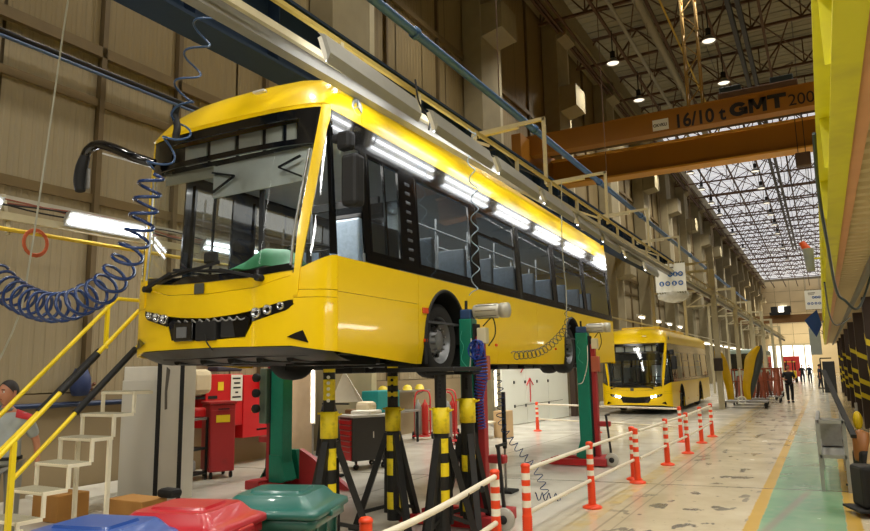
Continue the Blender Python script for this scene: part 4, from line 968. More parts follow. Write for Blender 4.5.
# ---------------------------------------------------------------- bins
def bin_(loc, rz, col, dark, label, ajar=0):
    BM = M('bin_'+col[1:], col, .32, 0, .12, 5, coat=.3, dirt=dark, dirt_amt=.12)
    t = thing('wheeled_bin', label, 'bin', loc, rz, 'wheeled bins at the bottom of the frame'); t.scale = (.88, .88, .99)
    vs = []; fs = []
    def ring(z, hx, hy, r=.06, n=5):
        o = []
        for cx, cy, a0 in ((1, 1, 0), (-1, 1, 90), (-1, -1, 180), (1, -1, 270)):
            for k in range(n): a = R(a0+90*k/(n-1)); o.append((cx*(hx-r)+r*cos(a), cy*(hy-r)+r*sin(a), z))
        return o
    def stack(rings, name, par=t, cap=True):
        n = len(rings[0]); v = [p for g in rings for p in g]; m = MB()
        m.add(v, [(i*n+j, i*n+(j+1) % n, (i+1)*n+(j+1) % n, (i+1)*n+j) for i in range(len(rings)-1) for j in range(n)], True)
        if cap: m.add(rings[-1], [list(range(n))]); m.add(rings[0], [list(range(n))[::-1]])
        return m.build(name, BM, par)
    stack([ring(.04, .24, .26), ring(.5, .28, .31), ring(.93, .30, .345), ring(.935, .335, .38), ring(.985, .335, .38), ring(.99, .30, .35)], 'body')
    lid = stack([ring(.99, .35, .40), ring(1.0, .36, .41), ring(1.03, .355, .405), ring(1.045, .32, .36), ring(1.06, .29, .32), ring(1.105, .255, .275), ring(1.115, .245, .26)], 'lid')
    stack([ring(1.113, .15, .2, .03), ring(1.13, .14, .19, .03)], 'lid_rib', lid)
    MB().cyl((-.24, .42, .97), (.24, .42, .97), .022, n=8).build('hinge_bar', BM, t)
    m = MB()
    for x in (-.2, 0, .2): m.bbox((x, -.34, .7), (.03, .03, .5), .008)
    m.build('body_rib', BM, t)
    for s in (-1, 1):
        MB().lathe([(.03, -.03), (.1, -.03), (.1, .03), (.03, .03)], (s*.28, .3, .1), 'x', 16).build('wheel', BLKM, t)
    MB().bbox((0, -.40, .99), (.2, .05, .04), .012).build('lid_handle', BM, t)
    return t
bin_((-3.16, 3.57, 0), R(108), '#1c5c54', '#2f6f67', 'teal wheeled bin with domed lid, rightmost of three')
bin_((-3.30, 2.93, 0), R(106), '#a01824', '#b83a42', 'red wheeled bin with domed lid between the teal and blue bins')
bin_((-3.36, 2.38, 0), R(104), '#1a4186', '#2d5898', 'blue wheeled bin, leftmost, only its lid in view')
# ---------------------------------------------------------------- stair with yellow handrails
STV = M('stair_ivory', '#ece4cc', .5, 0, .08, 7)
st = thing('access_stair', 'ivory steel access stair with yellow handrails and black foam sleeves', 'stair', (-7.27, 4.4, .0), R(0))
XS = (-.28, .28)
for k in range(6):
    z = .475+.243*k; y = -.32+.25*k
    tm = MB(); tm.box((-.28, y, z-.03), (.28, y+.26, z-.012)); tr_ = tm.build('tread', STV, st)
    m = MB()
    for i in range(13):
        m.box((-.27+i*.043, y+.01, z-.012), (-.25+i*.043, y+.25, z+.004))
    for i in range(5): m.box((-.27, y+.02+i*.05, z-.01), (.27, y+.03+i*.05, z+.002))
    m.build('grating', M('grating_grey', '#b7b39f', .5, .2), tr_, kind='stuff')
    m = MB()
    for x in XS: m.bar((x, y+.02, z-.03), (x, y+.02, z-.25), .032); m.bar((x, y, z-.02), (x, y+.26, z-.02), .035)
    m.bar((XS[0], y+.02, z-.021), (XS[1], y+.02, z-.021), .03).bar((XS[0], y+.24, z-.021), (XS[1], y+.24, z-.021), .03)
    m.build('tread_frame', STV, st)
for x in XS:
    for y, z in ((-.27, .40), (.66, 1.2)): MB().bar((x, y, 0), (x, y, z), .04).build('leg', STV, st)
for s, x in ((1, .33), (-1, -.33)):
    z0 = 1.18; 
    MB().bar((x, -.42, .0), (x, -.42, 1.25), .045).build('handrail_post', RYEL, st)
    m = MB(); m.cyl((x, -.95, .72), (x, .92, 2.62) if s > 0 else (x, 1.1, 2.82), .024, n=10); m.cyl((x, .92 if s > 0 else 1.1, 2.62 if s > 0 else 2.82), (x, 1.9, 2.62 if s > 0 else 2.82), .024, n=10); m.build('handrail', RYEL, st)
    m = MB(); m.cyl((x, -.42, .88), (x, .95, 2.22), .022, n=10); m.build('midrail', RYEL, st)
    MB().cyl((x, .2, 1.49), (x, .9, 2.175), .036, n=10).build('foam_sleeve', BLKM, st)
    MB().cyl((x, .02, 1.705), (x, .42, 2.11), .036, n=10).build('foam_sleeve', BLKM, st) if s > 0 else None
    MB().bar((x, .98, 2.2), (x, .98, 2.64 if s > 0 else 2.72), .04).build('handrail_post', RYEL, st)
# ---------------------------------------------------------------- booth, cabinets
b = thing('white_booth', 'tall dirty white booth with black edge strips behind the stair', 'booth', (-8.93, 7.3, 0), R(22)); b.scale = (.84, .9, 1)
MB().bbox((-.38, .45, .9), (.76, .9, 1.8), .012).build('side_body', M('booth_silver', '#cfcdc3', .45, .1, .12, 2, stretch=(1, 1, .3), dirt='#a09c8e', dirt_amt=.2), b)
MB().bbox((-.37, .45, 1.9), (.74, .88, .22), .012).build('top_box', WHT, b)
MB().bbox((.22, .2, 1.08), (.43, .5, 2.16), .01).build('front_panel', M('booth_fabric', '#c4bfb2', .7, 0, .08, 3), b)
MB().prism([(.12, -.056, 1.35), (.17, -.056, 1.36), (.155, -.056, 1.62), (.2, -.056, 1.95), (.13, -.056, 2.0), (.11, -.056, 1.6)], (0, -.003, 0)).build('stain', M('grime', '#5f5a52', .9), b)
for x in (.0, .44): MB().bbox((x, -.06, 1.1), (.075, .03, 2.22), .008).build('edge_strip', BLKM, b)
# kerb
tag(MB().box((-11.1, 6.6, 0), (-9.95, 8.4, .05)).build('white_threshold', WHT), 'white painted threshold on the floor at the wall behind the stair', 'threshold')
# tool shelf and red cabinets
c = thing('tool_trolley', 'dark shelved tool trolley with red box on top', 'trolley', (-10.12, 8.85, 0), R(10))
for z in (.12, .55, 1.08): MB().bbox((0, 0, z), (.5, .6, .04), .006).build('shelf', M('shelf_grey', '#8e918d', .4, .3) if z > 1 else BLKM, c)
for x in (-.24, .24):
    for y in (-.28, .28): MB().bar((x, y, .0), (x, y, 1.1), .035).build('leg', BLKM, c)
MB().bbox((.05, 0, 1.19), (.4, .5, .18), .04).build('red_box', RED, c)
MB().bbox((.1, -.1, .27), (.25, .3, .22), .06).build('grey_bag', M('bag_grey', '#8d8f92', .6), c)
c = thing('red_cabinet_trolley', 'faded red tall cabinet on castors with yellow sticker', 'cabinet', (-10.0, 9.5, 0), R(62))
MB().bbox((0, 0, .72), (.46, .6, 1.2), .015).build('body', DRED, c); MB().bbox((.0, -.31, .68), (.42, .02, 1.08), .006).build('door', DRED, c)
MB().box((-.13, -.328, 1.0), (.12, -.322, 1.13)).build('sticker', M('sticker_yellow', '#e6c81e', .5), c)
MB().bbox((0, 0, 1.35), (.5, .64, .05), .01).build('top_tray', DRED, c); MB().bar((-.1, -.34, 1.24), (.1, -.34, 1.24), .02).build('handle', BLKM, c)
cast = MB().lathe([(.015, -.02), (.055, -.02), (.055, .02), (.015, .02)], (0, 0, .055), 'x', 14).bar((0, 0, .06), (0, 0, .13), .03).mesh('castor', BLKM)
for x in (-.18, .18):
    for y in (-.24, .24): meshcopy(cast, 'castor', c, (x, y, 0))
c = thing('red_wall_cabinet', 'bright red wall cabinet with white notice and yellow lettering', 'cabinet', (-10.9, 10.2, 0))
MB().bbox((0, .15, 1.35), (.34, 1.0, 1.05), .01).build('body', M('cabinet_red', '#c4101c', .4, 0, .05, 3), c)
MB().bbox((.02, 1.2, 1.2), (.34, 1.1, 1.3), .01).build('body_right', M('cabinet_red', '#c4101c'), c)
MB().box((.175, -.05, 1.55), (.18, .1, 1.72)).build('label_yellow', M('sticker_yellow', '#e6c81e'), c)
MB().box((.178, .30, 1.32), (.183, .62, 1.86)).build('notice', WHT, c)
m = MB()
for k, (y0, y1) in enumerate(((.34, .56), (.38, .55), (.36, .57), (.42, .50), (.34, .58))): m.box((.183, y0, 1.765-.095*k), (.186, y1, 1.80-.095*k))
m.build('notice_print', BLKM, c, kind='stuff')
OYL = M('letter_yellow', '#e2a81c', .5)
text_obj('STOK', .15, OYL, c, (.195, .92, 1.42), (R(90), 0, R(90)), bold=True); text_obj('DILA', .15, OYL, c, (.195, .88, 1.08), (R(90), 0, R(90)), bold=True)
MB().lathe([(.001, 0), (.07, 0), (.07, .28), (.001, .28)], (.24, 1.15, 1.5), n=14).build('red_cylinder', M('pinkish_red', '#d9433f', .4), c)
for y in (.12, .2): MB().bar((.19, y+.1, 1.05), (.19, y+.1, 1.25), .02).build('handle', WHT, c)
MB().bbox((.0, .3, 1.98), (.3, .7, .1), .03).build('dark_bundle', M('bundle_violet', '#2a2433', .7), c)
tag(MB().box((-11.08, 10.25, 2.06), (-11.05, 10.62, 2.45)).build('fire_sign', M('sign_red', '#c2121b', .5)), 'small red fire sign with white symbols above red cabinet', 'sign')
m = MB(); m.box((-11.05, 10.3, 2.26), (-11.045, 10.4, 2.4)).box((-11.05, 10.45, 2.26), (-11.045, 10.57, 2.4)).box((-11.05, 10.3, 2.12), (-11.045, 10.57, 2.16)); tag(m.build('sign_symbols', WHT), 'white pictograms on the red fire sign', 'sign symbols')
tag(MB().bbox((-10.85, 9.75, 1.72), (.3, .55, .52), .12).build('canvas_bag', M('canvas', '#c2b596', .9, 0, .15, 5, bump=.4)), 'pale canvas bag hanging left of the red wall cabinet', 'bag')
tag(MB().bar((-10.95, 9.3, 1.42), (-10.7, 10.1, 1.42), .06).bar((-10.95, 9.4, 1.42), (-10.7, 9.4, 1.42), .05).build('bag_bracket', BLKM), 'black bracket under the canvas bag', 'bracket')
# chest of drawers on castors
c = thing('tool_chest', 'charcoal tool chest on castors with bright red drawer fronts', 'tool chest', (-8.2, 11.35, 0), R(-28))
MB().bbox((0, .2, .58), (.62, .8, .82), .012).build('body', M('chest_charcoal', '#3a3733', .45, .1, .12, 6), c)
for k in range(7): 
    h = .085 if k < 6 else .18; z = .90-.1*k if k < 6 else .27
    d = MB().bbox((0, -.215, z), (.54, .03, h), .006).build('drawer', RED, c); MB().bar((-.24, -.235, z+h*.38), (.24, -.235, z+h*.38), .012).build('pull', STL, d)
MB().bbox((0, .2, 1.01), (.66, .84, .05), .01).build('top', M('top_grey', '#b9b7b0', .5), c)
for x in (-.25, .25):
    for y in (-.1, .5): meshcopy(cast, 'castor', c, (x, y, 0)); MB().bar((x, y, .12), (x, y, .2), .04).build('castor_stem', BLKM, c)
MB().bbox((.315, .25, .65), (.01, .02, .12), .003).build('lock', WHT, c)
for nm, lb, ct, p, d, cl in (('white_cloth', 'crumpled white cloth on top of the tool chest', 'cloth', (.0, .25, 1.07), (.5, .4, .08), WHT), ('bronze_fitting', 'bronze coloured fitting lying on the tool chest', 'fitting', (-.2, -.0, 1.08), (.2, .14, .1), M('bronze', '#7a5a3a', .4, .6)), ('cardboard_carton', 'pale carton standing on the tool chest', 'carton', (-.2, .35, 1.15), (.36, .3, .24), M('carton_pale', '#d5c9ae', .8))):
    q = Matrix.Rotation(R(-28), 4, 'Z') @ Vector(p)+Vector((-8.2, 11.35, 0))
    tag(MB().bbox(q, d, min(d)*.3).build(nm, cl), lb, ct)
tag(MB().lathe([(.02, 1.3), (.12, 1.28), (.17, 1.1), (.2, .8), (.24, .4), (.2, .38), (.001, .5)], (-7.95, 10.2, 0), n=14).bar((-8.1, 10.2, 1.3), (-7.5, 10.2, 1.3), .03).bar((-7.95, 10.25, 0), (-7.95, 10.25, 1.3), .03).bbox((-7.95, 10.25, .02), (.4, .4, .04), .01).build('hanging_jacket', M('jacket_black', '#14161b', .9, 0, .2, 9, bump=.5)), 'black jacket hanging on a rail left of the tool chest', 'jacket')
# rack with teal crate, red trolleys, gas bottles by the wall
c = thing('wall_bench', 'grey wall bench carrying a teal crate beyond the tool chest', 'bench', (-9.95, 15.2, 0))
MB().bbox((0, 0, .82), (.7, 2.2, .05), .01).build('bench_top', STL, c)
for x in (-.3, .3):
    for y in (-1, 1): MB().bar((x, y, 0), (x, y, .8), .05).build('leg', BLKM, c)
tag(MB().bbox((-9.95, 14.9, 1.12), (.5, 1.0, .54), .02).build('teal_crate', M('crate_teal', '#178a8c', .5, 0, .15, 9)), 'teal crate standing on the wall bench', 'crate')
RT = M('trolley_red', '#c3242a', .4)
for i, (x, y, lb) in enumerate(((-9.9, 16.9, 'red tube cylinder trolley between the second and third jack stand'), (-9.6, 17.9, 'red hand trolley with loop handle beside the first red trolley'), (-8.6, 15.9, 'red frame trolley seen between the rightmost jack stands'))):
    c = thing('cylinder_trolley', lb, 'trolley', (x, y, 0), R(20+15*i), 'red tube trolleys')
    for s in (-1, 1):
        MB().tube(catmull([(s*.22, 0, .12), (s*.22, 0, .8), (s*.22, .04, 1.1), (s*.16, .1, 1.28), (0, .12, 1.32)], 5), .022, 8).build('side_tube', RT, c)
    for z in (.15, .5, .9): MB().bar((-.22, 0, z), (.22, 0, z), .03).build('cross_bar', RT, c)
    MB().bbox((0, -.18, .1), (.46, .34, .03), .005).build('toe_plate', RT, c)
    for s in (-1, 1): MB().lathe([(.03, -.025), (.1, -.025), (.1, .025), (.03, .025)], (s*.27, .05, .1), 'x', 14).build('wheel', BLKM, c)
    for s in (-.1, .1) if i < 2 else (0,):
        cyl = MB().lathe([(.001, .13), (.09, .13), (.095, .16), (.095, .88), (.07, .97), (.03, 1.02), (.03, 1.08), (.001, 1.08)], (s, -.14, 0), n=14).build('gas_cylinder', M('bottle_red', '#b52a22', .4) if s > 0 else M('bottle_grey', '#8a8b87', .4), c)
for i, y in enumerate((16.2, 16.6, 17.5, 18.2)):
    t = thing('safety_helmet', ['first', 'second', 'third', 'fourth'][i]+' yellow helmet from the left in the row on the wall shelf', 'helmet', (-10.75, y, 1.32), 0, 'yellow helmets on the wall shelf')
    MB().lathe([(.16, 0), (.14, .01), (.13, .08), (.08, .14), (.001, .16)], n=14).build('shell', M('helmet_yellow', '#d9c23a', .4), t)
tag(MB().box((-11.1, 15.9, 1.27), (-10.6, 18.6, 1.31)).bar((-11.1, 16, 1.1), (-10.7, 16, 1.27), .03).bar((-11.1, 18.4, 1.1), (-10.7, 18.4, 1.27), .03).build('wall_shelf', STL), 'grey wall shelf carrying yellow helmets', 'shelf')
# upright tube lights low on the wall
for i, (x, y, z, lb) in enumerate(((-10.2, 12.5, 1.35, 'upright glowing tube lamp left of the first jack stand'), (-9.98, 20.8, 1.25, 'left one of the two upright tube lamps beside the white board'), (-9.72, 21.5, 1.25, 'right one of the two upright tube lamps, at the white board edge'))):
    t = thing('tube_lamp', lb, 'lamp', (x, y, 0), R(30)); MB().bbox((0, 0, z), (.12, .06, 1.25), .01).build('housing', WHT, t)
    MB().cyl((0, -.055, z-.58), (0, -.055, z+.58), .022, n=8).build('tube', WTUBE, t); MB().bar((0, .02, 0), (0, .02, z), .04).build('stand', STL, t); MB().bbox((0, .02, .02), (.4, .4, .04), .01).build('foot', STL, t)
tag(MB().bbox((-10.85, 12.65, .95), (.45, .8, 1.9), .02).build('beige_locker', M('locker_beige', '#b09a80', .6)), 'beige locker standing behind the glowing upright tube', 'locker')
tag(MB().prism([(-10.0, 13.4, 1.9), (-9.5, 13.5, 1.15), (-10.0, 14.0, 1.15)], (0, .02, .0)).prism([(-10.0, 13.4, 1.9), (-10.0, 14.0, 1.15), (-10.4, 13.4, 1.15)], (0, .02, 0)).build('white_sheet', WHT), 'white sheet draped beside the glowing upright tube', 'sheet')
# white board with arrows
c = thing('white_board', 'large white board with red arrows and black pegs beneath the bus', 'board', (-9.37, 21.25, 0), R(5.2-5.2))
a0 = Vector((0, 0, 0)); a1 = Vector((.55, 5.2, 0)); dr = (a1-a0).normalized()
for k in range(3):
    p = a0+dr*(1.72*k); q = a0+dr*(1.72*k+1.7); MB().prism([(p.x, p.y, .02), (q.x, q.y, .02), (q.x, q.y, 2.5), (p.x, p.y, 2.5)], (-.06, 0, 0)).build('panel', M('board_white', '#e4e7de', .45, 0, .04, 2), c)
RA = M('arrow_red', '#c0202a', .5); n_ = Vector((dr.y, -dr.x, 0))*.012
def bp(s, z): return a0+dr*s+n_+Vector((0, 0, z))
MB().bar(bp(1.95, .72), bp(1.95, 1.5), .05, .01).bar(bp(1.7, 1.3), bp(1.96, 1.55), .05, .01).bar(bp(2.2, 1.3), bp(1.94, 1.55), .05, .01).build('arrow_up', RA, c)
MB().bar(bp(.9, 1.95), bp(1.55, 1.95), .05, .01).bar(bp(1.3, 2.15), bp(1.55, 1.94), .05, .01).bar(bp(1.3, 1.75), bp(1.55, 1.96), .05, .01).build('arrow_right', RA, c)
pm_ = MB().bbox((0, 0, 0), (.05, .07, .1), .01).mesh('peg', BLKM)
for s in (.8, 1.6, 2.5, 3.4):
    for z in (.62, 1.42): meshcopy(pm_, 'peg', c, bp(s, z))
MB().bar(bp(.8, .62), bp(4.6, .68), .012).build('string', BLKM, c)
tag(MB().bbox((-8.72, 26.75, 1.25), (.22, .3, 2.5), .02).build('dark_post', M('post_dark_brown', '#3b2c20', .7)), 'dark brown post at the right edge of the white board', 'post')
tag(MB().bbox((-8.95, 29.2, 1.3), (.1, 3.4, 2.6), .02).build('beige_partition', M('partition_beige', '#b7a58c', .7)), 'beige partition between white board and parked bus', 'partition')
# cardboard boxes and bench
tag(MB().bbox((-7.98, 18.1, .36), (.38, .5, .72), .01).build('cardboard_box', M('cardboard', '#cdae84', .9, 0, .08, 5)), 'tall cardboard box standing right of the black pole', 'box')
c = thing('pale_bench', 'pale low bench with leaning cardboard beside the tall box', 'bench', (-8.35, 17.7, 0)); MB().bbox((0, 0, .42), (.5, .8, .04), .01).build('top', M('bench_pale', '#d8cfb6', .6), c)
for x in (-.2, .2):
    for y in (-.35, .35): MB().bar((x, y, 0), (x, y, .4), .04).build('leg', M('bench_pale', '#d8cfb6'), c)
tag(MB().bbox((-8.45, 17.8, .72), (.06, .5, .56), .01).build('cardboard_sheet', M('cardboard', '#cdae84')), 'cardboard sheet leaning on the pale bench', 'cardboard')
# things near the stair
tag(MB().bbox((-8.15, 6.35, .13), (.7, .4, .26), .01).build('cardboard_box', M('cardboard_orange', '#b98748', .9, 0, .1, 5)), 'orange-brown cardboard box on the floor behind the stair foot', 'box')
tag(MB().bbox((-9.1, 5.9, .17), (.55, .45, .34), .01).build('cardboard_box', M('cardboard_orange', '#b98748')), 'open brown cardboard box under the lower stair treads', 'box')
tag(MB().bbox((-7.7, 6.5, .33), (.3, .2, .12), .05).build('black_pouch', BLKM), 'small black pouch lying on the box behind the stair', 'pouch')
tag(MB().lathe([(.001, 1.55), (.12, 1.56), (.17, 1.7), (.16, 1.85), (.1, 2.0), (.03, 2.02)], (-11.0, 7.35, 0), n=14).bar((-11.15, 7.35, 2.0), (-10.98, 7.35, 2.0), .03).build('blue_bag', M('bag_blue', '#24345f', .6)), 'dark blue bag hanging on the wall above the stair', 'bag')
tag(MB().tube([(-11.08+.02*sin(i), 7.62+.05*cos(i), 1.5+.02*i) for i in range(14)], .03, 6).build('brown_glove', M('glove_brown', '#6b4630', .8)), 'brown glove hanging beside the blue bag', 'glove')
# ---------------------------------------------------------------- lamp beam on the left wall side
c = thing('lamp_beam', 'pale lamp beam with cables along the left wall above the stair', 'beam', (-9.0, 0, 0))
MB().bar((0, 1, 3.93), (0, 16, 3.93), .06, .10).build('channel', IVORY, c); MB().bar((-.2, 1, 4.22), (-.2, 16, 4.22), .06, .06).build('upper_channel', M('channel_pale', '#bdb9aa', .5), c)
MB().cyl((.05, 1, 3.75), (.05, 16, 3.75), .03, n=8).build('gas_pipe', M('gas_pipe_yellow', '#d8b52c'), c)
for y in (2.6, 4.9, 7.2, 9.6): MB().bar((0, y, 3.7), (-.2, y, 4.25), .05).build('hanger', IVORY, c)
for k in range(4): MB().tube(catmull([(-.05-.04*k, 1+i*1.1, 4.1+.06*sin(i*1.7+k*2)+.02*k) for i in range(14)], 5), .012, 5).build('cable', [BLKM, M('cable_rust', '#8a4a35', .6), BLKM, M('cable_rust', '#8a4a35')][k], c)
for i, (y, lb) in enumerate(((4.1, 'lit strip lamp at the left edge of the frame'), (6.2, 'lit strip lamp on the pale beam left of the windscreen'), (8.6, 'lit strip lamp on the pale beam hidden behind the bus'))):
    t = thing('strip_lamp', lb, 'lamp', (-8.85, y, 4.02), 0, 'strip lamps on the left lamp beam'); t.rotation_euler = (0, R(-55), 0)
    MB().prism([(-.12, -.62, 0), (-.05, -.62, .07), (.05, -.62, .07), (.12, -.62, 0)], (0, 1.24, 0)).build('reflector', M('lamp_housing', '#c9c8c0'), t)
    for x in (-.05, .05): MB().cyl((x, -.58, -.02), (x, .58, -.02), .026, n=8).build('tube', TUBE, t)
m = MB()
for k in range(4): m.tube([(-8.9, 5.2+(.14+.01*k)*cos(a*.35), 3.62+(.15+.012*k)*sin(a*.35)) for a in range(19)], .009, 4)
tag(m.build('orange_cable_ring', M('cable_orange', '#b5562c', .6)), 'coiled orange cable ring hanging from the pale lamp beam', 'cable')
# row of lamps above the parked bus, and far strip lamps
for i, y in enumerate((38.4, 42.8, 46.2, 50)):
    t = thing('hanging_strip_lamp', '%s of the four small lit lamps above the parked bus' % ['leftmost', 'second', 'third', 'rightmost'][i], 'lamp', (-8.5, y, 4.5), 0, 'lamps above the parked bus')
    MB().bbox((0, 0, .12), (.3, 1.1, .08), .02).build('housing', WHT, t); MB().cyl((.03, -.5, .04), (.03, .5, .04), .05, n=8).build('tube', WTUBE, t); MB().bar((0, 0, -.9), (0, 0, .1), .05).build('stem', IVORY, t)
tag(MB().bar((-8.5, 30, 3.6), (-8.5, 90, 3.6), .1).bar((-8.5, 30, 4.2), (-8.5, 90, 4.2), .07).build('lamp_rail', IVORY), 'pale rail carrying the small lamps above the parked bus', 'rail')
fr_ = thing('lighting_gantry', 'far pale gantry carrying the row of small strip lamps on the left', 'frame', (-9.0, 0, 0))
MB().bar((0, 62, 3.98), (0, 126, 3.98), .1).build('rail', IVORY, fr_)
for y in (62, 78, 94, 110, 126): MB().bar((0, y, 0), (0, y, 3.98), .12).build('post', IVORY, fr_)
for i in range(9):
    t = thing('far_strip_lamp', '%s small lit lamp in the far row beyond the parked bus' % ['first', 'second', 'third', 'fourth', 'fifth', 'sixth', 'seventh', 'eighth', 'ninth'][i], 'lamp', (-9.0, 66+7*i, 3.8), 0, 'far strip lamps on the left')
    MB().bbox((0, 0, .08), (.5, 3.6, .1), .02).build('housing', WHT, t); MB().box((-.2, -1.7, -.04), (.2, 1.7, .02)).build('tube', WTUBE, t)
# ---------------------------------------------------------------- mezzanine on the right
mz = struct('mezzanine'); del mz['kind']; tag(mz, 'yellow edged mezzanine deck overhead on the right with ribbed underside', 'mezzanine'); mz.location = (0, 0, 0)
MY = M('mezzanine_yellow', '#e2dc22', .45, 0, .12, 2.5, dirt='#c5bb38', dirt_amt=.25)
MB().box((.165, -3, 3.30), (.30, 62, 3.325)).build('bottom_flange', MY, mz)
MB().box((.225, -3, 3.325), (.24, 62, 3.72)).build('edge_web', MY, mz)
MB().box((.115, -3, 3.72), (.35, 62, 3.745)).build('top_flange', MY, mz)
sm_ = MB().box((.14, -.006, 3.325), (.225, .006, 3.72)).mesh('stiffener', MY)
for k in range(26): meshcopy(sm_, 'stiffener', mz, (0, 3.8+2.1*k, 0))
PRI = M('primer_salmon', '#e0a67c', .6, 0, .12, 3)
MB().box((.305, -3, 3.33), (.385, 62, 3.42)).build('primer_channel', PRI, mz)
UD = M('deck_underside', '#d8c49c', .6, 0, .14, 2)
rb = MB().prism([(.39, 0, 3.42), (.39, .05, 3.36), (.39, .17, 3.36), (.39, .22, 3.42)], (.95, 0, 0)).mesh('deck_rib', UD)
for k in range(190): meshcopy(rb, 'deck_rib', mz, (0, 3.2+.3*k, 0))
MB().box((.36, -3, 3.425), (9, 62, 3.5)).build('deck', UD, mz)
MB().box((1.35, -3, 3.2), (1.5, 62, 3.42)).build('inner_beam', PRI, mz)
MB().box((.70, -3, 3.26), (.78, 62, 3.34)).build('conduit', M('conduit_grey', '#83837c', .5, .2), mz)
MB().tube(catmull([(.1, 6.2, 3.7), (.10, 7, 3.41), (.14, 8, 3.11), (.21, 9.5, 2.72), (.30, 10, 2.63), (.47, 10.5, 2.57), (.74, 11.4, 3.2)], 8), .016, 6).build('hanging_cable', M('cable_green_black', '#1b3030', .4), mz)
MB().tube(catmull([(.14, 14, 3.28), (.2, 17, 2.9), (.35, 19, 2.75), (.7, 20.5, 3.0)], 8), .016, 6).build('hanging_cable', M('cable_green_black', '#1b3030'), mz)
BR = M('column_brown', '#35281f', .6, .1, .12, 4)
for k, y in enumerate((17.95, 23.4, 28.7, 34.2, 40.2, 46, 52)):
    c = MB(); c.mi = 0; c.box((.86, y, 0), (1.36, y+.36, 3.3)); 
    o = c.build('column', BR, mz)
    m = MB()
    for z in (.55, .98, 1.42, 2.1) if k % 2 == 0 else (.75, 1.15, 1.9): m.prism([(.86, y-.004, z+.14), (.86, y-.004, z+.28), (1.36, y-.004, z+.02), (1.36, y-.004, z-.12)], (0, -.004, 0)).prism([(.856, y, z+.14), (.856, y, z+.28), (.856, y+.36, z+.42), (.856, y+.36, z+.28)], (-.004, 0, 0))
    m.build('warning_stripes', M('stripe_yellow', '#d9c320', .5), o)
# frame of racks closing the view behind the columns
c = thing('parts_rack', 'dark brown parts rack standing between the mezzanine columns', 'rack', (1.7, 12, 0))
for y in (0, 6, 12, 18, 24, 30):
    MB().box((0, y, 0), (.12, y+.12, 3.2)).build('upright', BR, c); MB().box((.8, y, 0), (.92, y+.12, 3.2)).build('upright', BR, c)
for z in (.4, 1.3, 2.2):
    MB().box((0, 0, z), (.92, 30, z+.08)).build('shelf', BR, c)
for k in range(20): 
    z = .48+.9*(k % 3); MB().bbox((.45, 1+1.45*k, z+.25), (.7, 1.1, .5), .03).build('crate', [M('cardboard_orange', '#b98748'), M('crate_grey', '#7d7c76', .6), M('crate_white', '#c9c6bb', .6)][k % 3], c)
# aluminium step frame and hand trucks on the right edge
c = thing('aluminium_step', 'grey aluminium work step with rails beside the green lane', 'step', (-.17, 11.9, 0))
for x, y, h in ((0, 0, 1.02), (.34, 0, 1.02), (0, 2.4, 1.02), (.34, 2.4, 1.02)): MB().bar((x, y, 0), (x, y, h), .05).build('leg', ALU, c)
for x in (0, .34): MB().bar((x, 0, 1.0), (x, 2.4, 1.0), .05).build('rail', ALU, c); MB().bar((x, 0, .5), (x, 2.4, .5), .05).build('rail', ALU, c)
for z in (.5, 1.0): MB().bar((0, 0, z), (.34, 0, z), .05).build('cross_bar', ALU, c)
MB().box((0, .1, .46), (.34, 2.3, .5)).build('step_plate', ALU, c); MB().box((0.02, 1.3, .52), (.32, 2.3, .9)).build('side_plate', STL, c)
tag(MB().bar((-.02, 14.6, 1.72), (.27, 11.3, .85), .07, .05).build('black_handrail', BLKM), 'black slanting handrail above the aluminium step', 'handrail')
BEI = M('truck_beige', '#b89f74', .6)
for i, (x, y, lb) in enumerate(((.42, 10.3, 'beige tube hand truck with dark red wheel at the right edge'), (.50, 12.0, 'beige hand truck behind, with an orange drum'))):
    c = thing('hand_truck', lb, 'hand truck', (x, y, 0), R(-70))
    for s in (-1, 1): MB().tube(catmull([(s*.24, 0, .15), (s*.24, .05, .6), (s*.24, .16, 1.0), (s*.2, .26, 1.22), (0, .3, 1.26)], 5), .026, 8).build('side_tube', BEI, c)
    for z, y_ in ((.2, 0), (.6, .05), (.95, .14)): MB().bar((-.24, y_, z), (.24, y_, z), .05, .03).build('cross_bar', BEI, c)
    for s in (-1, 1): MB().lathe([(.03, -.03), (.12, -.03), (.12, .03), (.03, .03)], (s*.3, .05, .12), 'x', 16).build('wheel', M('wheel_dark_red', '#5d1518', .5), c)
    MB().bbox((0, -.16, .08), (.5, .3, .03), .005).build('toe_plate', BLKM, c)
    MB().bbox((0, -.1, .35), (.36, .24, .5), .04).build('black_tank', BLKM, c)
    if i: MB().lathe([(.001, .45), (.10, .45), (.11, .5), (.11, .85), (.001, .9)], (0, -.14, 0), n=16).build('orange_drum', M('drum_orange', '#94602f', .5), c)
tag(MB().lathe([(.001, 0), (.11, .0), (.12, .03), (.001, .06)], (0, 0, 0), 'y', 18).build('yellow_disc', M('disc_yellow', '#e3c31a', .4)), 'yellow disc hanging above the hand trucks', 'disc').location = (.40, 13.4, .92)
bpy.data.objects['yellow_disc'].scale = (.6, 1, 1.25)
tag(MB().bar((.40, 13.5, 0), (.40, 13.5, 1.2), .04).bbox((.40, 13.5, .02), (.3, .3, .04), .01).build('disc_stand', STL), 'thin grey stand holding the yellow disc', 'stand')
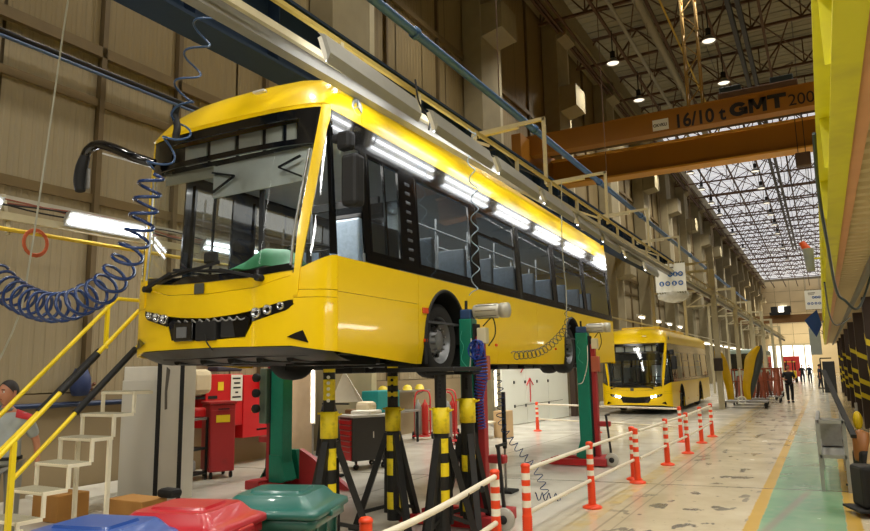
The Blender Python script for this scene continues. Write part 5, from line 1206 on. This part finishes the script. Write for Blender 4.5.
# orange-white lamp and tilted monitor under the mezzanine edge
c = thing('hall_lamp', 'white cylindrical lamp with orange ring high at the mezzanine edge', 'lamp', (-.05, 14, 3.5)); c.scale = (.75, .75, .75)
MB().cyl((.0, 0, .0), (-.02, 0, .55), .09, .12, n=16).build('body', M('lamp_grey_green', '#8d9186', .5), c); MB().cyl((-.02, 0, .5), (-.14, 0, .72), .10, .07, n=16).build('ring', M('ring_orange', '#d2541c', .4), c)
MB().bar((0, 0, .3), (.25, 0, .3), .04).build('bracket', MY, c)
c = thing('tilted_monitor', 'dark blue tilted monitor hanging below the far mezzanine edge', 'monitor', (-.05, 30, 3.4)); 
MB().prism([(-.45, 0, .1), (.0, 0, .5), (.12, 0, -.1), (-.1, 0, -.55)], (0, .08, 0)).build('casing', M('monitor_blue', '#123a73', .3), c); MB().bar((.1, .04, 0), (.3, .04, .1), .06).build('arm', STL, c)
c = thing('hanging_board', 'pale grey hanging board below the far mezzanine end', 'board', (-.3, 44, 2.2)); MB().bbox((0, 0, .9), (.55, .08, 1.5), .02).build('panel', M('board_greyblue', '#a9b4b4', .5), c); MB().bar((-.2, 0, 1.6), (.5, 0, 1.25), .03).bar((.2, 0, 1.6), (.55, 0, 1.25), .03).build('bracket', BLKM, c)
# safety signs
def sign(loc, w_, h, label, rz=0, chain=1.3):
    c = thing('safety_sign', label, 'sign', loc, rz)
    MB().box((-w_/2, 0, -h/2), (w_/2, .03, h/2)).build('panel', M('sign_white', '#e8e9e2', .5, 0, .02), c)
    m = MB(); n = 12
    for zz in (-1, 1):
        for k in range(n):
            m.prism([(-w_/2+w_/n*(k+.1), -.004, zz*(h/2-.0)-.0), (-w_/2+w_/n*(k+.6), -.004, zz*h/2), (-w_/2+w_/n*(k+.9), -.004, zz*(h/2+.05)), (-w_/2+w_/n*(k+.4), -.004, zz*(h/2+.05))], (0, .02, 0))
    m.build('serrated_edge', M('sign_yellow_black', '#5a5220', .6), c)
    BI = M('sign_blue', '#1f62b0', .5); n = 0
    for z, xs, in ((h*.12, (.0, .17, .34)), (-h*.2, (-.3, -.1, .12, .33))):
        for x in xs:
            r = w_*.085
            d = MB().cyl((x*w_, -.006, z), (x*w_, .0, z), r, n=20).build('pictogram', BI, c)
            if n % 2: MB().cyl((x*w_, -.010, z+r*.25), (x*w_, -.006, z+r*.25), r*.3, n=12).box((x*w_-r*.35, -.01, z-r*.6), (x*w_+r*.35, -.006, z-r*.1)).build('symbol', WHT, d)
            else: MB().cyl((x*w_, -.010, z), (x*w_, -.006, z), r*.5, n=14).box((x*w_-r*.65, -.01, z-r*.12), (x*w_+r*.65, -.006, z+r*.12)).build('symbol', WHT, d)
            n += 1
    MB().box((-w_*.3, -.005, h*.33), (w_*.12, -.002, h*.38)).box((-w_*.3, -.005, h*.26), (w_*.05, -.002, h*.29)).build('heading', M('heading_grey', '#77746a', .6), c)
    for s in (-1, 1): MB().cyl((s*w_*.4, .01, h/2), (s*w_*.4, .01, h/2+chain), .01, n=5).build('chain', STL, c)
    return c
sign((-4.12, 23.2, 4.72), .95, .93, 'white safety board with seven blue pictograms above the parked bus')
sign((-.2, 49.3, 5.85), .95, 1.2, 'white safety board with blue pictograms far down the hall', chain=12.6)
tag(MB().lathe([(.001, -.5), (.1, -.48), (.22, -.2), (.25, 0), (.2, .3), (.1, .48), (.001, .5)], (-4.1, 23.4, 4.15), 'x', 14).build('plastic_bundle', M('clear_plastic', '#b9b6a8', .15, 0, .3, 9, bump=.8)), 'shiny clear plastic bundle just below the near safety board', 'bundle')
# ---------------------------------------------------------------- carts in the distance
YP = M('panel_yellow', '#e0b500', .35)
c = thing('parts_cart', 'cart carrying two tall curved yellow bus pillars beyond the posts', 'cart', (-3.2, 33.6, 0))
MB().bbox((0, 0, .28), (1.9, 1.1, .07), .01).build('deck', STL, c)
for x in (-.85, .85):
    for y in (-.45, .45): MB().lathe([(.03, -.03), (.12, -.03), (.12, .03), (.03, .03)], (x, y, .12), 'x', 12).build('wheel', BLKM, c)
for s, x in ((-1, -.55), (1, .15)):
    pts = [(x-.55*0+(-.42 if s < 0 else .0)+.28*s*0, -.2, 2.55), ((x-.28 if s < 0 else x+.28), -.2, 2.2), ((x-.1 if s < 0 else x+.12), -.2, 1.5), (x+.0, -.2, .9), (x+.02, -.2, .35)]
    if s > 0: pts[0] = (x+.62, -.2, 2.65)
    P_ = catmull(pts, 6); m = MB(); L_ = [.05+.20*sin(min(1, i/8)*pi/2)*(1-.75*i/len(P_)) for i in range(len(P_))]
    vs = [];
    for i, p in enumerate(P_): vs += [(p.x-L_[i], p.y, p.z), (p.x, p.y-.06, p.z+.02), (p.x+L_[i], p.y, p.z)]
    m.add(vs, [f for i in range(len(P_)-1) for f in ((3*i, 3*i+1, 3*i+4, 3*i+3), (3*i+1, 3*i+2, 3*i+5, 3*i+4))], True)
    o = m.build('curved_pillar', YP, c, solid=.04)
m = MB().tube(catmull([(.85, -.1, 2.7), (.75, -.1, 2.1), (.45, -.1, 1.2), (.25, -.1, .4)], 6), [.06+.12*sin(i/18*pi) for i in range(19)], 6); m.build('dark_pillar', M('pillar_slate', '#3d4442', .4), c)
MB().bar((-.05, -.5, .3), (-.05, -.45, 1.75), .05).build('drawbar', WHT, c)
MB().tube([(-.05+.16*cos(a), -.55, .35+.16*sin(a)) for a in [i*.5 for i in range(13)]], .03, 6).build('drawbar_fork', WHT, c)
BRN = M('parts_rust_orange', '#8f4526', .6, 0, .25, 9)
for i, (x, y, lb) in enumerate(((-3.15, 36, 'cart stacked with rusty orange parts behind the yellow pillars'), (-2.7, 38.5, 'cart with brown frames just left of the walking person'), (-3.05, 41.5, 'cart with tall orange-brown parts deeper in the row'), (-2.9, 45, 'farthest orange parts cart of the row'))):
    c = thing('parts_cart', lb, 'cart', (x, y, 0), group='carts with orange parts')
    MB().bbox((0, 0, .3), (1.5, 1.4, .06), .01).build('deck', STL, c)
    for a in (-.68, .68):
        for b_ in (-.6, .6): MB().bar((a, b_, .3), (a, b_, 1.7), .06).build('upright', BRN, c); MB().lathe([(.03, -.03), (.12, -.03), (.12, .03), (.03, .03)], (a, b_, .12), 'x', 10).build('wheel', BLKM, c)
    random.seed(i)
    for k in range(9):
        xx = -.6+.15*k; MB().bar((xx, -.5+random.random()*.3, .35), (xx+random.uniform(-.2, .2), .1, 1.1+random.random()*.6), .10, .05).build('orange_part', BRN if k % 3 else M('parts_dark', '#57301f', .6), c)
    MB().bar((-.68, -.6, 1.1), (.68, -.6, 1.1), .05).bar((-.68, -.6, 1.65), (.68, -.6, 1.65), .05).build('frame_rail', BRN, c)
# bicycle-like trolley, dark post box on gantry column
tag(MB().bbox((-4.0, 32.3, 1.9), (.34, .3, .55), .03).build('switch_box', M('box_dark_brown', '#33261d', .6)), 'dark switch box strapped on the near gantry column', 'box')
c = thing('far_bus', 'pale green-grey bus standing far back behind the parts carts', 'bus', (-5.6, 62, 0))
MB().bbox((0, 6, 1.75), (2.5, 12, 2.8), .12).build('body', M('far_bus_grey', '#9fb0a6', .4), c); MB().bbox((0, -.03, 2.1), (2.2, .1, 1.4), .04).build('windscreen', BLK, c); MB().box((1.25, .6, 1.6), (1.27, 11.5, 2.7)).build('side_window', BLK, c)
for y in (2.5, 9): 
    for s in (-1, 1): MB().lathe([(.2, -.12), (.45, -.12), (.45, .12), (.2, .12)], (s*1.1, y, .45), 'x', 16).build('tyre', RUBB, c)
c = thing('yellow_forklift', 'small yellow forklift near the bright exit', 'forklift', (-3.1, 80, 0))
MB().bbox((0, 1.2, .8), (1.1, 2.0, .8), .1).build('chassis', YEL, c); MB().bbox((0, 1.2, 2.1), (1.0, 1.4, .08), .02).build('roof', YEL, c)
for x in (-.45, .45):
    for y in (.6, 1.8): MB().bar((x, y, 1.1), (x, y, 2.1), .07).build('roof_post', BLKM, c)
    MB().bar((x*.6, 0, .1), (x*.6, 0, 2.3), .1).build('mast', BLKM, c)
    for y in (.5, 2.0): MB().lathe([(.1, -.1), (.3, -.1), (.3, .1), (.1, .1)], (x*1.1, y, .3), 'x', 14).build('wheel', RUBB, c)
c = thing('red_gate_barrier', 'red panel barrier left of the bright exit', 'barrier', (-3.4, 92, 0)); c.scale = (.6, 1, 1); MB().bbox((0, 0, 1.6), (3.2, .15, 2.4), .03).build('panel', M('barrier_red', '#d8403c', .5), c)
for x in (-1.4, 1.4): MB().bar((x, 0, 0), (x, 0, .5), .12).build('leg', BLKM, c)
# ---------------------------------------------------------------- people
def skin_mesh(name, pts, edges, rad, mat, sub=2):
    me = bpy.data.meshes.new(name); bm = bmesh.new(); sl_ = bm.verts.layers.skin.verify(); vs = [bm.verts.new(p) for p in pts]
    for a, b in edges: bm.edges.new((vs[a], vs[b]))
    for v, r in zip(vs, rad): v[sl_].radius = (r, r) if not isinstance(r, tuple) else r
    vs[0][sl_].use_root = True
    bm.to_mesh(me); bm.free(); ob = bpy.data.objects.new('t', me); COL.objects.link(ob)
    ob.modifiers.new('s', 'SKIN').use_smooth_shade = True; m = ob.modifiers.new('u', 'SUBSURF'); m.levels = sub; m.render_levels = sub
    out = bpy.data.meshes.new_from_object(ob.evaluated_get(bpy.context.evaluated_depsgraph_get())); bpy.data.objects.remove(ob)
    out.materials.clear(); out.materials.append(mat); return out
def person(loc, rz, label, shirt, trousers, hand_l=(-.28, .05, .88), hand_r=(.28, .05, .88), stride=.0, hair=HAIR, cap=None, detail=True, scale=1, elbow_l=None, elbow_r=None, headturn=0, hold=None):
    """faces -y; z up; height 1.75"""
    t = thing('person', label, 'person', loc, rz); t.scale = (scale,)*3
    hl, hr = Vector(hand_l), Vector(hand_r)
    el = Vector(elbow_l) if elbow_l else Vector((-.27, .05, 1.14)); er = Vector(elbow_r) if elbow_r else Vector((.27, .05, 1.14))
    s = stride
    pts = [(0, 0, .97), (0, .0, 1.15), (0, .01, 1.33), (0, .01, 1.47), (0, 0, 1.55), (0, -.01, 1.60),
           (-.19, .01, 1.43), tuple(el), tuple(hl), (.19, .01, 1.43), tuple(er), tuple(hr),
           (-.10, 0, .92), (-.11, -s*.5-.02, .50), (-.11, -s+.0, .10), (-.11, -s-.15, .035), (.10, 0, .92), (.11, s*.5-.02, .50), (.11, s+.02, .10), (.11, s-.13, .035)]
    E = [(0, 1), (1, 2), (2, 3), (3, 4), (4, 5), (3, 6), (6, 7), (7, 8), (3, 9), (9, 10), (10, 11), (0, 12), (12, 13), (13, 14), (14, 15), (0, 16), (16, 17), (17, 18), (18, 19)]
    r = [.09, .09, .09, .07, .052, .055, .055, .040, .026, .055, .040, .026, .08, .055, .04, .035, .08, .055, .04, .035]
    body = meshcopy(skin_mesh('body', pts, E, r, SKIN), 'body', t, (0, 0, 0))
    # shirt and trousers
    sp = [(0, 0, .86), (0, -.01, 1.10), (0, 0, 1.33), (0, .01, 1.44), (0, .01, 1.49), (-.19, .01, 1.42), tuple(Vector((-.19, .01, 1.42)).lerp(el, .85)), (.19, .01, 1.42), tuple(Vector((.19, .01, 1.42)).lerp(er, .85))]
    meshcopy(skin_mesh('shirt', sp, [(0, 1), (1, 2), (2, 3), (3, 4), (3, 5), (5, 6), (3, 7), (7, 8)], [(.19, .15), (.18, .145), (.19, .145), (.13, .1), .07, .085, .066, .085, .066], shirt), 'shirt', t, (0, 0, 0))
    tp = [(0, 0, 1.02), (-.10, 0, .88), (-.11, -s*.5-.02, .50), (-.11, -s, .09), (.10, 0, .88), (.11, s*.5-.02, .50), (.11, s+.02, .09)]
    meshcopy(skin_mesh('trousers', tp, [(0, 1), (1, 2), (2, 3), (0, 4), (4, 5), (5, 6)], [(.17, .135), .105, .08, .068, .105, .08, .068], trousers), 'trousers', t, (0, 0, 0))
    for sg, yy in ((-1, -s), (1, s)): MB().bbox((sg*.11, yy-.06, .045), (.10, .28, .09), .03).build('shoe', BLKM, t)
    # head
    hd = bpy.data.objects.new('head', None); 
    def hf(a, b):
        th = a*2*pi; ph = b*pi; x = sin(ph)*cos(th); y = sin(ph)*sin(th); z = cos(ph)
        px, py, pz = x*.076, y*.096, z*.118
        if z < 0: px *= 1-.25*(-z)**1.5; py *= 1-.12*(-z)
        if y < 0:
            py -= .026*math.exp(-((x/.16)**2+((z+.05)/.22)**2))*(1 if z < .12 else .6)   # nose
            py += .012*math.exp(-(((abs(x)-.36)/.16)**2+((z-.12)/.13)**2))                # eye sockets
            py -= .008*math.exp(-((x/.3)**2+((z+.5)/.1)**2))                              # lips
            py -= .010*math.exp(-((x/.3)**2+((z+.88)/.15)**2))                            # chin
        return (px, py, pz)
    h = MB().grid(hf, 36, 28).build('head', SKIN, t); h.location = (0, -.02, 1.70); h.rotation_euler = (0, 0, headturn); h.scale = (1.12,)*3 if detail else (1, 1, 1)
    for sg in (-1, 1):
        MB().bbox((sg*.077, .005, -.005), (.014, .035, .06), .006).build('ear', SKIN, h)
        if detail:
            MB().lathe([(.001, -.011), (.009, -.006), (.011, 0), (.001, .01)], (sg*.028, -.078, .014), 'y', 10).build('eye', WHT, h)
            MB().lathe([(.001, -.0135), (.0045, -.012), (.005, -.008)], (sg*.028, -.079, .014), 'y', 8).build('iris', HAIR, h)
            MB().bar((sg*.045, -.083, .034), (sg*.014, -.092, .036), .006, .008).build('eyebrow', HAIR, h)
    if detail: MB().bar((-.02, -.094, -.058), (.02, -.094, -.058), .006, .008).build('mouth', M('lips', '#8a4a42', .5), h)
    def cf(a, b):
        x, y, z = hf(a, b*.50); k = 1.09; 
        lift_ = .0; return (x*k, y*k+.008, z*k+.006)
    m = MB(); 
    def cf2(a, b):
        th = a*2*pi; front = max(0, -sin(th)); lim = .57-.30*front
        x, y, z = hf(a, b*lim); return (x*1.10, y*1.07+.008, z*1.08+.006)
    m.grid(cf2, 28, 10); m.build('hair' if not cap else 'cap', cap or hair, h)
    # hands: palm, four fingers and a thumb
    for sg, hv, e in ((-1, hl, el), (1, hr, er)):
        d = (hv-e).normalized(); side = Vector((0, -1, 0)); side = (side-d*side.dot(d)).normalized(); nrm = d.cross(side)
        base = hv; tip = hv+d*.085
        P = [tuple(base), tuple(base+d*.045)]; Ed = [(0, 1)]; rr = [(.026, .02), (.038, .016)]
        for f_ in range(4):
            o = side*(.03-.02*f_); L_ = (.066, .076, .072, .055)[f_]; n0 = len(P)
            P += [tuple(base+d*.085+o), tuple(base+d*(.085+L_*.55)+o+nrm*.012*sg), tuple(base+d*(.085+L_*.9)+o+nrm*.034*sg)]; Ed += [(1, n0), (n0, n0+1), (n0+1, n0+2)]; rr += [.0095, .0085, .0075]
        n0 = len(P); P += [tuple(base+d*.03+side*.045), tuple(base+d*.07+side*.068+nrm*.01*sg)]; Ed += [(0, n0), (n0, n0+1)]; rr += [.0115, .0095]
        if detail: meshcopy(skin_mesh('hand', P, Ed, rr, SKIN, 1), 'hand', t, (0, 0, 0))
        else:
            meshcopy(skin_mesh('hand', P, Ed, rr, SKIN, 0), 'hand', t, (0, 0, 0))
    return t
GSH = M('shirt_grey', '#9aa0a0', .85, 0, .08, 20); GTR = M('trousers_grey', '#7b7a74', .85, 0, .1, 16)
man = person((-8.02, 4.5, 0), R(50), 'person in grey polo shirt with red shoulders standing behind the stair rails', GSH, GTR, hand_l=(-.30, -.12, .93), hand_r=(.33, .02, .90), elbow_r=(.30, .08, 1.15), headturn=R(-35))
RS = M('shoulder_red', '#b0252c', .8)
for s in (-1, 1): MB().grid(lambda a, b: (s*(.10+.15*a), .01+(.085)*cos(pi*(b*1.1-.05)), 1.445-.045*a+.07*sin(pi*(b*1.1-.05))*(1-.3*a)), 6, 10).build('shoulder_patch', RS, man, solid=.006)
MB().lathe([(.066, 0), (.075, .0), (.072, .03), (.062, .035)], (0, .0, 1.505), n=20).build('collar', M('collar_grey', '#6e7474', .8), man)
MB().lathe([(.172, 0), (.18, 0), (.18, .035), (.172, .035)], (0, 0, .975), n=24).build('belt', BLKM, man).scale = (1.02, .82, 1)
DK = M('clothes_black', '#17181c', .8, 0, .2, 20); DK2 = M('clothes_dark_blue', '#20283a', .8)
person((-1.58, 38.4, 0), R(10), 'person in black clothes walking up the aisle carrying papers', DK, DK, hand_l=(-.2, -.25, 1.12), hand_r=(.2, -.25, 1.1), elbow_l=(-.28, -.02, 1.16), elbow_r=(.28, -.02, 1.16), stride=.12, detail=False)
person((-1.9, 76, 0), R(0), 'person in dark clothes far away, left of the pair at the exit', DK, DK2, stride=.08, detail=False)
person((-1.3, 77, 0), R(10), 'person in dark clothes far away, right of the pair at the exit', DK2, DK, stride=.05, detail=False)
person((-.35, 60, 0), R(100), 'person in dark blue beside the equipment under the mezzanine end', DK2, DK2, stride=.1, detail=False)
c = thing('dark_machine', 'dark upright machine at the far end of the green lane', 'machine', (.15, 52, 0)); MB().bbox((.1, 0, 1.0), (.7, .8, 2.0), .04).build('body', M('machine_dark', '#2b2e30', .5), c); MB().bar((-.35, 0, 0), (-.35, 0, 2.2), .08).bar((-.35, 0, 2.2), (.3, 0, 2.2), .08).build('frame', BLKM, c)
